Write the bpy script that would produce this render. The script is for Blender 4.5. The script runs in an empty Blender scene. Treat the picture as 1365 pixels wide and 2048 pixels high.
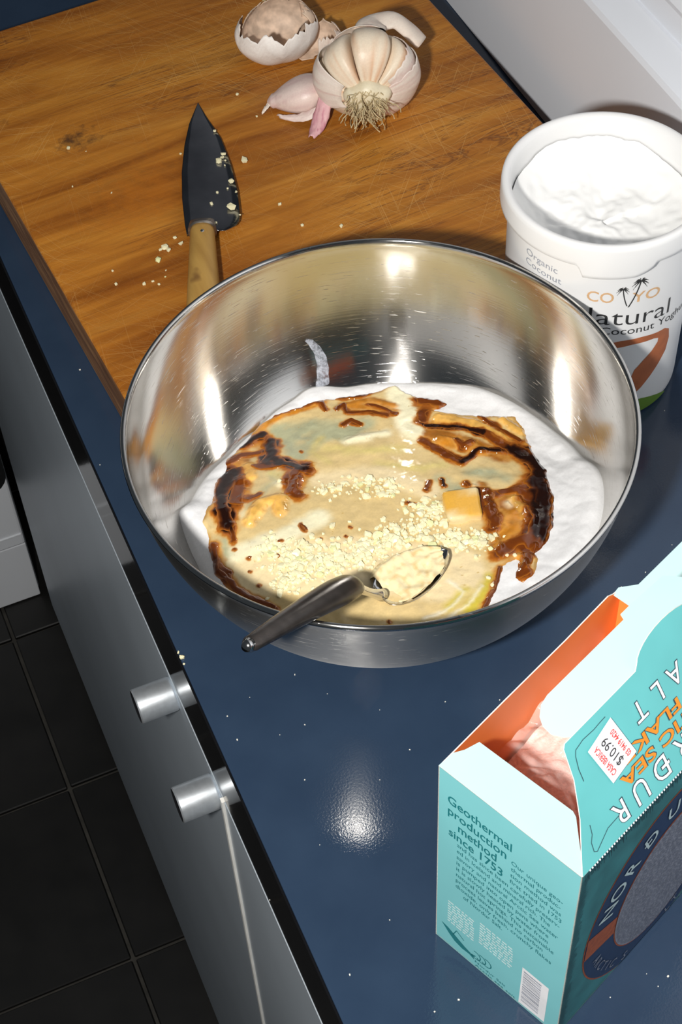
import bpy, bmesh, math, random
import numpy as np
from mathutils import Vector, Matrix, noise as mnoise
from mathutils.geometry import tessellate_polygon

# ------------------------------------------------------------------ camera, light, exposure
scene = bpy.context.scene
COL = scene.collection
def make_camera():
    pitch, roll, head = .897, -.0581, -.3609
    fw = Vector((-math.sin(head)*math.cos(pitch), math.cos(head)*math.cos(pitch), -math.sin(pitch)))
    r = Vector((math.cos(head), math.sin(head), 0)); u = r.cross(fw)
    r2 = r*math.cos(roll)+u*math.sin(roll); u2 = -r*math.sin(roll)+u*math.cos(roll)
    cd = bpy.data.cameras.new('camera'); cam = bpy.data.objects.new('camera', cd); COL.objects.link(cam)
    cd.sensor_fit = 'VERTICAL'; cd.sensor_height = 36; cd.lens = 3398.4/2048*36; cd.clip_start = .02
    M = Matrix((r2, u2, -fw)).transposed().to_4x4(); M.translation = Vector((-.0929, -.5288, .7465))
    cam.matrix_world = M; scene.camera = cam
make_camera()
world = bpy.data.worlds.new('dark_kitchen'); scene.world = world; world.use_nodes = True
world.node_tree.nodes['Background'].inputs[0].default_value = (.75, .88, 1, 1)
world.node_tree.nodes['Background'].inputs[1].default_value = .05
def lamp(name, loc, target, energy, size, color):
    ld = bpy.data.lights.new(name, 'AREA'); ld.shape = 'DISK'; ld.size = size; ld.energy = energy; ld.color = color
    o = bpy.data.objects.new(name, ld); COL.objects.link(o); o.location = loc
    o.rotation_euler = (Vector(target)-Vector(loc)).to_track_quat('-Z', 'Y').to_euler()
    return o
lamp('camera_flash', (-.235, -.475, .69), (.15, .05, .03), 10.5, .05, (1, .97, .92))
scene.view_settings.view_transform = 'Standard'; scene.view_settings.look = 'None'
scene.view_settings.exposure = 0; scene.view_settings.gamma = 1; scene.view_settings.use_curve_mapping = False

# ------------------------------------------------------------------ helpers
def tag(o, label=None, cat=None, group=None, kind=None):
    if label: o['label'] = label
    if cat: o['category'] = cat
    if group: o['group'] = group
    if kind: o['kind'] = kind
    return o
def empty(name, loc=(0, 0, 0), rz=0):
    o = bpy.data.objects.new(name, None); COL.objects.link(o); o.location = loc; o.rotation_euler = (0, 0, rz); o.empty_display_size = .02
    return o
def link(name, me, parent=None):
    o = bpy.data.objects.new(name, me); COL.objects.link(o)
    if parent: o.parent = parent
    return o
def mesh_np(name, V, F, mats, parent=None, smooth=True, col=None, mi=None):
    me = bpy.data.meshes.new(name)
    V = np.asarray(V, dtype=float)
    me.from_pydata(V.tolist(), [], [tuple(int(i) for i in f) for f in F])
    for m in (mats if isinstance(mats, (list, tuple)) else [mats]): me.materials.append(m)
    if mi is not None: me.polygons.foreach_set('material_index', list(mi))
    me.polygons.foreach_set('use_smooth', [smooth]*len(me.polygons))
    if col is not None:
        a = me.color_attributes.new('Col', 'FLOAT_COLOR', 'POINT')
        c = np.ones((len(V), 4)); c[:, :3] = col; a.data.foreach_set('color', c.ravel())
    me.update()
    return link(name, me, parent)
def bm_obj(name, bm, mats, parent=None, smooth=False):
    bmesh.ops.recalc_face_normals(bm, faces=bm.faces)
    me = bpy.data.meshes.new(name); bm.to_mesh(me); bm.free()
    for m in (mats if isinstance(mats, (list, tuple)) else [mats]): me.materials.append(m)
    me.polygons.foreach_set('use_smooth', [smooth]*len(me.polygons))
    return link(name, me, parent)
def box_bm(x0, y0, z0, x1, y1, z1, bev=0, seg=2, bm=None):
    bm = bm or bmesh.new()
    r = bmesh.ops.create_cube(bm, size=1)
    for v in r['verts']:
        v.co = Vector(((x0+x1)/2+v.co.x*(x1-x0), (y0+y1)/2+v.co.y*(y1-y0), (z0+z1)/2+v.co.z*(z1-z0)))
    if bev:
        es = list({e for v in r['verts'] for e in v.link_edges})
        bmesh.ops.bevel(bm, geom=es, offset=bev, segments=seg, affect='EDGES', profile=.5)
    return bm
def tube(P, R, n=10, cap=True):
    """swept tube through points P with radii R; returns V, F"""
    P = np.asarray(P, float); R = np.broadcast_to(np.asarray(R, float), (len(P),))
    V = []; F = []; T = np.gradient(P, axis=0); T /= np.linalg.norm(T, axis=1)[:, None]+1e-12
    ref = np.array([.13, .21, .97]);
    for i in range(len(P)):
        a = np.cross(T[i], ref); a /= np.linalg.norm(a)+1e-12; b = np.cross(T[i], a)
        for k in range(n):
            t = 2*math.pi*k/n; V.append(P[i]+R[i]*(a*math.cos(t)+b*math.sin(t)))
    for i in range(len(P)-1):
        for k in range(n):
            F.append((i*n+k, i*n+(k+1) % n, (i+1)*n+(k+1) % n, (i+1)*n+k))
    if cap:
        F.append(tuple(range(n))[::-1]); F.append(tuple((len(P)-1)*n+k for k in range(n)))
    return np.array(V), F
def lathe(prof, n=96, c=(0, 0)):
    V = []; F = []
    for r, z in prof:
        for k in range(n):
            t = 2*math.pi*k/n; V.append((c[0]+r*math.cos(t), c[1]+r*math.sin(t), z))
    for i in range(len(prof)-1):
        for k in range(n): F.append((i*n+k, i*n+(k+1) % n, (i+1)*n+(k+1) % n, (i+1)*n+k))
    return V, F
rng = np.random.default_rng(4)
_tab = rng.random((64, 64, 16))
def vnoise(x, y, z=0):
    x = np.asarray(x, float); y = np.asarray(y, float); z = np.broadcast_to(np.asarray(z, float), x.shape)
    xi = np.floor(x).astype(int); yi = np.floor(y).astype(int); zi = np.floor(z).astype(int)
    fx = x-xi; fy = y-yi; fz = z-zi; fx = fx*fx*(3-2*fx); fy = fy*fy*(3-2*fy); fz = fz*fz*(3-2*fz)
    g = lambda a, b, c: _tab[(xi+a) % 64, (yi+b) % 64, (zi+c) % 16]
    l = lambda a, b, t: a+(b-a)*t
    return l(l(l(g(0,0,0), g(1,0,0), fx), l(g(0,1,0), g(1,1,0), fx), fy), l(l(g(0,0,1), g(1,0,1), fx), l(g(0,1,1), g(1,1,1), fx), fy), fz)*2-1
def fbm(x, y, z=0, o=3):
    s = 0; a = 1
    for i in range(o): s = s+a*vnoise(x*2**i+7.3*i, y*2**i-3.1*i, z); a *= .5
    return s/1.75

# ------------------------------------------------------------------ materials
class NT:
    def __init__(s, name):
        s.m = bpy.data.materials.new(name); s.m.use_nodes = True; s.t = s.m.node_tree; s.b = s.t.nodes['Principled BSDF']; s.out = s.t.nodes['Material Output']
        s.tc = s.t.nodes.new('ShaderNodeTexCoord')
    def n(s, typ, **k):
        x = s.t.nodes.new(typ)
        for a, v in k.items():
            if hasattr(x, a): setattr(x, a, v)
            else: x.inputs[a].default_value = v
        return x
    def l(s, a, b): s.t.links.new(a, b)
    def noise(s, scale, detail=3, vec=None, stretch=None, rot=None, rough=.5, dist=0):
        v = vec or s.tc.outputs['Object']
        if stretch or rot:
            mp = s.n('ShaderNodeMapping')
            if stretch: mp.inputs['Scale'].default_value = stretch
            if rot: mp.inputs['Rotation'].default_value = rot
            s.l(v, mp.inputs[0]); v = mp.outputs[0]
        x = s.n('ShaderNodeTexNoise'); x.inputs['Scale'].default_value = scale; x.inputs['Detail'].default_value = detail
        x.inputs['Roughness'].default_value = rough; x.inputs['Distortion'].default_value = dist
        s.l(v, x.inputs['Vector']); return x.outputs['Fac']
    def ramp(s, fac, stops):
        r = s.n('ShaderNodeValToRGB'); e = r.color_ramp.elements
        while len(e) < len(stops): e.new(.5)
        for i, (p, c) in enumerate(stops):
            e[i].position = p; e[i].color = (*c, 1) if not isinstance(c, (int, float)) else (c, c, c, 1)
        s.l(fac, r.inputs[0]); return r.outputs[0]
    def mix(s, fac, a, b, mode='MIX'):
        x = s.n('ShaderNodeMix'); x.data_type = 'RGBA'; x.blend_type = mode
        for sock, v in ((x.inputs[0], fac), (x.inputs[6], a), (x.inputs[7], b)):
            if isinstance(v, (int, float)): sock.default_value = v if sock.type == 'VALUE' else (v, v, v, 1)
            elif isinstance(v, tuple): sock.default_value = (*v, 1)
            else: s.l(v, sock)
        return x.outputs[2]
    def math(s, op, a, b=0):
        x = s.n('ShaderNodeMath'); x.operation = op
        for i, v in enumerate((a, b)):
            if isinstance(v, (int, float)): x.inputs[i].default_value = v
            else: s.l(v, x.inputs[i])
        return x.outputs[0]
    def bump(s, h, strength=.2, dist=.001):
        x = s.n('ShaderNodeBump'); x.inputs['Strength'].default_value = strength; x.inputs['Distance'].default_value = dist
        s.l(h, x.inputs['Height']); s.l(x.outputs[0], s.b.inputs['Normal']); return x
    def set(s, **k):
        for a, v in k.items():
            i = s.b.inputs[a.replace('_', ' ')]
            if isinstance(v, (int, float)): i.default_value = v
            elif isinstance(v, tuple): i.default_value = (*v, 1) if len(v) == 3 and i.type == 'RGBA' else v
            else: s.l(v, i)
def simple(name, c, rough=.5, metal=0, var=.08, scale=60, bump=0, bscale=400, **k):
    m = NT(name); f = m.noise(scale, 2)
    col = m.ramp(f, [(.3, tuple(x*(1-var) for x in c)), (.7, tuple(min(1, x*(1+var)) for x in c))])
    m.set(Base_Color=col, Roughness=rough, Metallic=metal, **k)
    if bump: m.bump(m.noise(bscale, 2), bump, .0005)
    return m.m
def vcol(name, rough=.35, bump=0, bscale=600, **k):
    m = NT(name); a = m.n('ShaderNodeVertexColor'); a.layer_name = 'Col'
    f = m.noise(900, 2); col = m.mix(1.0, a.outputs['Color'], m.ramp(f, [(.3, .93), (.7, 1.0)]), 'MULTIPLY')
    m.set(Base_Color=col, Roughness=rough, **k)
    if bump: m.bump(m.noise(bscale, 3), bump, .0006)
    return m.m

def wood_board():
    m = NT('oiled_board_wood'); o = m.tc.outputs['Object']
    warp = m.noise(6, 3, stretch=(1, 1, 1))
    g1 = m.noise(1, 6, stretch=(5, 38, 38), rough=.62, dist=.7)
    g2 = m.noise(1, 4, stretch=(12, 260, 260), rough=.6)
    g3 = m.noise(1, 3, stretch=(2.6, 16, 16), rough=.5, dist=1.2)
    base = m.ramp(g1, [(.25, (.24, .072, .009)), (.42, (.40, .145, .018)), (.55, (.50, .200, .026)), (.72, (.60, .275, .045))])
    big = m.ramp(g3, [(.30, (.60, .48, .40)), (.5, (1, .96, .9)), (.72, (1.0, 1.0, .95))])
    c = m.mix(1.0, base, big, 'MULTIPLY')
    c = m.mix(.45, c, m.ramp(g2, [(.3, (.55, .5, .42)), (.6, (1, 1, 1))]), 'MULTIPLY')
    # thin dark grain lines
    g4 = m.noise(1, 5, stretch=(3.2, 52, 52), rough=.68, dist=1.6)
    line = m.ramp(g4, [(.49, 0.0), (.512, .85), (.534, 0.0)])
    msk = m.ramp(m.noise(1, 2, stretch=(7, 14, 10)), [(.47, 0.0), (.62, 1.0)])
    c = m.mix(m.math('MULTIPLY', m.math('MULTIPLY', line, msk), .85), c, (.10, .03, .012))
    # knife scratches: pale hair lines in several directions
    tot = None
    for a, sc, th in ((.35, 210, .66), (1.25, 260, .67), (2.3, 230, .67), (.95, 190, .655), (2.8, 250, .67), (1.75, 240, .67), (.6, 300, .67), (1.1, 330, .665)):
        r = m.n('ShaderNodeMapping'); r.inputs['Rotation'].default_value = (0, 0, a); m.l(o, r.inputs[0])
        f = m.noise(1, 1, vec=r.outputs[0], stretch=(15, sc*5, 1))
        s_ = m.ramp(f, [(th, 0.0), (th+.06, 1.0)])
        tot = s_ if tot is None else m.math('MAXIMUM', tot, s_)
    where = m.ramp(m.noise(11, 2), [(.38, .12), (.62, 1.0)])
    c = m.mix(m.math('MULTIPLY', m.math('MULTIPLY', tot, where), .30), c, (.78, .47, .16))
    # dark burnt stain
    geo = m.n('ShaderNodeSeparateXYZ'); m.l(o, geo.inputs[0])
    def spot(x, y, rx, ry, amt, c, colr, th=.5):
        dx = m.math('MULTIPLY', m.math('SUBTRACT', geo.outputs[0], x), 1/rx); dy = m.math('MULTIPLY', m.math('SUBTRACT', geo.outputs[1], y), 1/ry)
        d = m.math('SQRT', m.math('ADD', m.math('MULTIPLY', dx, dx), m.math('MULTIPLY', dy, dy)))
        d = m.math('ADD', d, m.math('MULTIPLY', m.math('SUBTRACT', m.noise(120, 4, rough=.7), .5), 3.2))
        return m.mix(m.math('MULTIPLY', m.ramp(d, [(0.0, 1.0), (1.0, 0.0)]), amt), c, colr)
    c = spot(-.108, .052, .017, .011, .85, c, (.055, .025, .014))
    c = spot(-.150, .093, .012, .004, .6, c, (.07, .03, .015))
    c = spot(-.08, -.02, .06, .04, .35, c, (.55, .17, .012))
    m.set(Base_Color=c, Roughness=m.ramp(g1, [(.3, .38), (.7, .5)]), Specular_IOR_Level=.35)
    m.bump(m.math('ADD', m.math('MULTIPLY', tot, -.6), g2), .25, .0006)
    return m.m
def wood_end():
    m = NT('board_edge_wood'); f = m.noise(1, 5, stretch=(60, 16, 200), rough=.65, dist=.5)
    c = m.ramp(f, [(.3, (.07, .028, .010)), (.5, (.19, .085, .032)), (.7, (.36, .19, .08))])
    m.set(Base_Color=c, Roughness=.6); m.bump(f, .4, .001); return m.m
def counter_mat():
    m = NT('navy_gloss_laminate')
    f = m.noise(25, 3); c = m.ramp(f, [(.3, (.020, .037, .070)), (.7, (.025, .045, .082))])
    m.set(Base_Color=c, Roughness=.045, Specular_IOR_Level=.5)
    m.bump(m.noise(850, 2, rough=.6), .09, .0005); return m.m
def steel_bowl(name='brushed_bowl_steel', r0=.095):
    m = NT(name)
    tg = m.n('ShaderNodeTangent'); tg.direction_type = 'RADIAL'; tg.axis = 'Z'
    sep = m.n('ShaderNodeSeparateXYZ'); m.l(m.tc.outputs['Object'], sep.inputs[0])
    ring = m.n('ShaderNodeTexNoise'); ring.noise_dimensions = '1D'; ring.inputs['Scale'].default_value = 900; ring.inputs['Detail'].default_value = 3
    m.l(sep.outputs[2], ring.inputs['W'])
    sc = None
    ang = m.math('ARCTAN2', sep.outputs[1], sep.outputs[0])
    for k_, (fa, fz, th) in enumerate(((9, 1500, .70), (16, 900, .72), (5, 2600, .70))):
        cx = m.n('ShaderNodeCombineXYZ'); m.l(m.math('MULTIPLY', ang, fa), cx.inputs[0]); m.l(m.math('MULTIPLY', m.math('ADD', sep.outputs[2], m.math('MULTIPLY', ang, .004*(k_-1))), fz), cx.inputs[1])
        a = m.ramp(m.noise(1, 1, vec=cx.outputs[0]), [(th, 0.0), (th+.05, 1.0)])
        sc = a if sc is None else m.math('MAXIMUM', sc, a)
    c = m.mix(m.noise(30, 2), (.60, .585, .56), (.66, .645, .62))
    rough = m.math('ADD', m.math('MULTIPLY', m.noise(14, 3), .05), r0)
    m.set(Base_Color=c, Metallic=1.0, Roughness=m.math('ADD', rough, m.math('MULTIPLY', sc, .16)), Anisotropic=.85, Anisotropic_Rotation=.25)
    m.l(tg.outputs[0], m.b.inputs['Tangent'])
    m.bump(m.math('ADD', m.math('MULTIPLY', ring.outputs['Fac'], .25), sc), .12, .0004)
    return m.m
M_counter = counter_mat()
M_edge = simple('black_gloss_edge', (.006, .006, .007), .10, 0, .1, 40, .05, 300)
M_door = simple('grey_satin_front', (.50, .56, .62), .36, .30, .05, 8, .04, 900)
M_carcass = simple('white_melamine', (.75, .74, .7), .5)
M_knob = simple('brushed_aluminium', (.66, .70, .74), .40, .8, .06, 300, .05, 1500)
M_knobend = simple('dark_knob_cap', (.03, .03, .035), .35, .6)
M_wall = simple('white_painted_panel', (.80, .83, .89), .45, 0, .03, 7, .05, 90)
M_tile = simple('black_slate_tile', (.006, .0056, .005), .5, 0, .5, 22, .12, 200)
M_grout = simple('grey_brown_grout', (.045, .042, .036), .8, 0, .3, 60)
M_oven = simple('white_enamel', (.86, .88, .92), .35, 0, .03, 6)
M_ovenglass = simple('black_oven_glass', (.006, .006, .006), .12)
M_board = wood_board(); M_boardend = wood_end()
M_steel = steel_bowl(); M_steelout = steel_bowl('satin_outer_steel', .27)
def blade_mat():
    m = NT('carbon_steel_blade'); f = m.noise(1, 3, stretch=(40, 900, 1))
    m.set(Base_Color=m.ramp(m.noise(35, 3), [(.3, (.20, .20, .22)), (.7, (.34, .34, .36))]), Metallic=1.0, Roughness=m.math('ADD', m.math('MULTIPLY', f, .12), .16)); m.bump(f, .05, .0003); return m.m
M_blade = blade_mat()
M_bolster = simple('worn_bolster_steel', (.38, .34, .30), .32, .9, .2, 200)
def handle_wood():
    m = NT('box_wood_handle'); g = m.noise(1, 4, stretch=(60, 9, 60), rough=.6)
    c = m.ramp(g, [(.3, (.30, .155, .035)), (.6, (.46, .27, .07)), (.8, (.54, .34, .10))])
    k = m.ramp(m.noise(75, 2, rough=.4, stretch=(1, .7, 1)), [(.66, 0.0), (.76, 1.0)])
    c = m.mix(m.math('MULTIPLY', k, .7), c, (.13, .055, .02))
    m.set(Base_Color=c, Roughness=.42); m.bump(g, .15, .0005); return m.m
M_handle = handle_wood()
M_garlicbit = simple('minced_garlic', (.80, .74, .48), .38, 0, .12, 500, .1, 900, Subsurface_Weight=0.0)
M_garlicgreen = simple('green_tinged_garlic', (.74, .75, .40), .38, 0, .15, 500, .1, 900)
M_garlic = vcol('garlic_skin_tones', .42, .25, 500)
M_skin = vcol('papery_garlic_skin', .5, .3, 350)
M_root = simple('dry_garlic_roots', (.52, .42, .24), .7, 0, .3, 300)
M_tub = simple('white_tub_plastic', (.80, .80, .80), .32, 0, .01, 20)
M_yog = simple('white_yoghurt', (.86, .86, .85), .28, 0, .015, 30, .10, 160)
M_yogfood = vcol('thick_white_yoghurt', .26, .12, 260)
M_tahini = vcol('wet_tahini_sauce', .17, .22, 260, Coat_Weight=.3, Coat_Roughness=.08)
M_soy = vcol('soy_sauce', .09, .06, 260, Coat_Weight=.5, Coat_Roughness=.05)
M_aqua = simple('aqua_card', (.20, .54, .57), .42, 0, .03, 30)
M_aqualit = simple('flash_lit_aqua_card', (.41, .60, .61), .42, 0, .02, 30)  # lighter aqua card for the flaps, the flash's brightness put into its colour
M_teal = simple('teal_card', (.11, .44, .45), .42, 0, .05, 40)
M_front = simple('deep_teal_card', (.045, .23, .245), .45, 0, .25, 55)
M_orange = simple('orange_card_lining', (.90, .25, .05), .5, 0, .05, 30)
M_cardedge = simple('raw_card_edge', (.82, .76, .68), .7)
M_inkteal = simple('teal_ink', (.012, .17, .19), .5)
M_inkdark = simple('dark_ink', (.02, .05, .07), .5)
M_inkwhite = simple('white_ink', (.82, .82, .84), .5)
M_inkpale = simple('pale_ink', (.62, .78, .78), .5)
M_inkblue = simple('navy_ink', (.014, .045, .12), .5)
M_inkorange = simple('orange_ink', (.72, .24, .012), .5)
M_inkrust = simple('rust_ink', (.42, .10, .03), .5, 0, .2, 400)
M_inkgrey = simple('grey_print', (.30, .32, .38), .5, 0, .2, 300)
M_inkred = simple('red_ink', (.72, .07, .06), .5)
M_inkblack = simple('black_ink', (.03, .03, .03), .5)
M_inktan = simple('tan_ink', (.68, .42, .22), .5, 0, .1, 300)
M_inkbrown = simple('copper_ink', (.42, .13, .05), .5, 0, .12, 120)
M_inkgreen = simple('green_ink', (.13, .25, .03), .5)
M_sticker = simple('white_sticker_paper', (.80, .79, .84), .5)
M_spoonh = simple('dark_spoon_handle', (.050, .042, .038), .27, .55, .25, 160, .05, 500)
M_spoon = simple('polished_spoon_steel', (.62, .62, .62), .14, 1, .05, 60)
def bag_mat():
    m = NT('thin_clear_film'); f = m.noise(60, 3)
    m.set(Base_Color=(.93, .66, .60), Roughness=.09, Specular_IOR_Level=.9, Alpha=m.ramp(f, [(.3, .20), (.7, .48)])); m.bump(m.noise(90, 4, rough=.6), .3, .002); return m.m
M_bag = bag_mat()
M_salt = simple('sea_salt_flakes', (.84, .62, .56), .5, 0, .15, 700, .9, 900)
M_speck = simple('salt_speck', (.72, .70, .62), .5)

# ------------------------------------------------------------------ the setting
WX = .3785; FZ = -.9
floor = bm_obj('floor', box_bm(-1.62, -1.25, FZ-.05, 1.0, 1.9, FZ-.003), M_grout); tag(floor, kind='structure')
tile0 = None; TS = .2175
for i in range(-7, 3):
    for j in range(-4, 7):
        x0 = -.0555+i*TS; y0 = .2513+j*TS-.0008
        if x0 > .25: continue
        if tile0 is None:
            tile0 = bm_obj('floor_tile', box_bm(.002, .002, 0, TS-.002, TS-.002, .006, .0012, 1), M_tile, floor); t = tile0
        else: t = tile0.copy(); COL.objects.link(t)
        t.parent = floor; t.location = (x0, y0, FZ-.0035+.0006*math.sin(i*3.1+j*1.7))
bm = box_bm(.400, -1.25, FZ, .43, 1.9, 1.3); wall = bm_obj('wall_right', bm, M_wall); tag(wall, kind='structure')
# painted skirting with a sloping ledge along the back of the worktop
bm = bmesh.new(); pr = [(WX, .0005), (WX, .120), (WX+.0015, .1235), (WX+.019, .131), (.4005, .131), (.4005, .0005)]
a = [bm.verts.new((x, -1.25, z)) for x, z in pr]; b = [bm.verts.new((x, 1.9, z)) for x, z in pr]
bm.faces.new(a); bm.faces.new(b[::-1])
for i in range(len(pr)): bm.faces.new((a[i], a[(i+1) % len(pr)], b[(i+1) % len(pr)], b[i]))
trim = bm_obj('trim_1', bm, M_wall); tag(trim, kind='structure')
bm = bmesh.new(); pr = [(.3995, .152), (.396, .153), (.394, .158), (.396, .164), (.3995, .166)]
a = [bm.verts.new((x, -1.25, z)) for x, z in pr]; b = [bm.verts.new((x, 1.9, z)) for x, z in pr]
bm.faces.new(a); bm.faces.new(b[::-1])
for i in range(len(pr)): bm.faces.new((a[i], a[(i+1) % len(pr)], b[(i+1) % len(pr)], b[i]))
tag(bm_obj('trim_2', bm, M_wall), kind='structure')

# worktop: navy top, black gloss front edge
ct = empty('countertop', (.19, .3, -.05)); tag(ct, 'glossy navy blue kitchen worktop with black front edge', 'countertop')
def at(o, par):            # keep world placement when parenting to an empty
    o.parent = par; o.matrix_parent_inverse = Matrix.Translation(par.location).inverted() if par.rotation_euler.z == 0 else (Matrix.Translation(par.location) @ par.rotation_euler.to_matrix().to_4x4()).inverted(); return o
def part(o, par, label=None):
    at(o, par)
    if label: o['label'] = label
    return o
part(bm_obj('worktop_slab', box_bm(.0012, -1.2, -.052, WX+.001, 1.8, 0, .0008, 2), M_counter), ct)
part(bm_obj('front_edging', box_bm(0, -1.2, -.0642, .0012, 1.8, -.0003, .0003, 1), M_edge), ct, 'black gloss edging strip')

# cabinet below
cab = empty('base_cabinet', (.19, .3, FZ)); tag(cab, 'grey satin base cabinet with two short metal knobs under the worktop', 'cabinet')
part(bm_obj('body', box_bm(.018, -1.2, FZ+.003, WX-.002, 1.78, -.0525), M_carcass), cab)
DX = -.0003
part(bm_obj('divider_edge', box_bm(-.0018, -.0796, -.878, .0178, -.0764, -.0655), M_carcass), cab, 'pale edge of the divider seen in the gap between the doors')
doors = []
for y0, y1 in ((-.0765, .70), (-.85, -.0795)):
    d = part(bm_obj('door', box_bm(DX, y0, -.878, .0165, y1, -.0655), M_door), cab); doors.append(d)
def knob(y, z, par):
    prof = [(.0001, 0), (.0096, 0), (.0102, -.0006), (.0104, -.0015), (.0104, -.0222), (.0098, -.0230)]
    V, F = lathe(prof, 48); V = np.array(V); W = np.stack([V[:, 2]+DX, V[:, 0]+y, V[:, 1]+z], 1)
    o = mesh_np('knob', W, F, M_knob, None); o.data.polygons.foreach_set('use_smooth', [True]*len(F))
    md = o.modifiers.new('e', 'EDGE_SPLIT'); md.split_angle = .6
    o.parent = par; o.matrix_parent_inverse = Matrix.Translation(cab.location).inverted() if False else Matrix.Identity(4)
    V, F = lathe([(.0001, -.0226), (.0088, -.0226), (.0098, -.0231)], 48); V = np.array(V)
    W = np.stack([V[:, 2]+DX, V[:, 0]+y, V[:, 1]+z], 1)
    return o, W, F
for y in (.0055, -.0640):
    o, W, F = knob(y, -.0778, None)
    # knob and its dark end cap are one part of the door
    V0 = np.array([v.co[:] for v in o.data.vertices]); F0 = [tuple(p.vertices) for p in o.data.polygons]; n0 = len(V0)
    bpy.data.objects.remove(o)
    k = mesh_np('knob', np.vstack([V0, W]), F0+[tuple(i+n0 for i in f) for f in F], [M_knob, M_knobend], None, mi=[0]*len(F0)+[1]*len(F))
    md = k.modifiers.new('e', 'EDGE_SPLIT'); md.split_angle = .6
    k.parent = doors[0]; k.matrix_parent_inverse = (Matrix.Translation(cab.location) @ doors[0].matrix_parent_inverse).inverted(); k['label'] = 'short cylindrical aluminium knob'

# white oven at the end of the run, front facing the camera
ov = empty('oven', (-.30, 1.0, FZ)); tag(ov, 'white enamel oven standing on the dark floor beside the grey cabinet', 'oven')
OY = .7345
part(bm_obj('body', box_bm(-.605, OY+.012, FZ+.003, -.005, 1.33, -.06, .002), M_oven), ov)
part(bm_obj('drawer_front', box_bm(-.603, OY, FZ+.004, -.007, OY+.0115, -.795, .0015), M_oven), ov, 'white lower drawer front')
dr = part(bm_obj('door', box_bm(-.603, OY-.004, -.791, -.007, OY+.0115, -.18, .003), M_oven), ov)
part(bm_obj('control_panel', box_bm(-.603, OY-.002, -.176, -.007, OY+.0115, -.062, .003), M_oven), ov)
def child(o, par_obj, root):
    o.parent = par_obj; o.matrix_parent_inverse = (Matrix.Translation(root.location) @ par_obj.matrix_parent_inverse).inverted(); return o
bm = bmesh.new(); pts = []
for cx, cz, a0 in ((-.035, -.665, -90), (-.035, -.30, 0), (-.575, -.30, 90), (-.575, -.665, 180)):
    for k in range(7):
        t = math.radians(a0+k*15); pts.append((cx+.028*math.cos(t), cz+.028*math.sin(t)))
a = [bm.verts.new((x, OY-.0048, z)) for x, z in pts]; b = [bm.verts.new((x, OY-.0030, z)) for x, z in pts]
bm.faces.new(a); bm.faces.new(b[::-1])
for i in range(len(pts)): bm.faces.new((a[i], a[(i+1) % len(pts)], b[(i+1) % len(pts)], b[i]))
child(bm_obj('window', bm, M_ovenglass), dr, ov)['label'] = 'black glass window with rounded corners'
child(bm_obj('moulding', box_bm(-.600, OY-.0058, -.772, -.009, OY-.0035, -.770, .0005), M_oven), dr, ov)
V, F = tube([(-.55, OY-.002, -.235), (-.55, OY-.04, -.235), (-.06, OY-.04, -.235), (-.06, OY-.002, -.235)], .008, 12)
child(mesh_np('handle', V, F, M_oven), dr, ov)

# ------------------------------------------------------------------ chopping board
def chopping_board():
    L, Wd, T = .3335, .381, .035
    bm = bmesh.new(); box_bm(-L/2, -Wd/2, 0, L/2, Wd/2, T, .0022, 3, bm)
    bm.faces.ensure_lookup_table()
    for f in bm.faces: f.material_index = 0 if f.normal.z > .5 else 1
    o = bm_obj('chopping_board', bm, [M_board, M_boardend])
    o.location = (.1845, .3165, .0003); o.rotation_euler = (0, 0, math.radians(3.3))
    tag(o, 'thick scratched orange-brown wooden chopping board on the navy worktop', 'chopping board')
    return o
chopping_board()
BT = .0354   # board top

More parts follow.
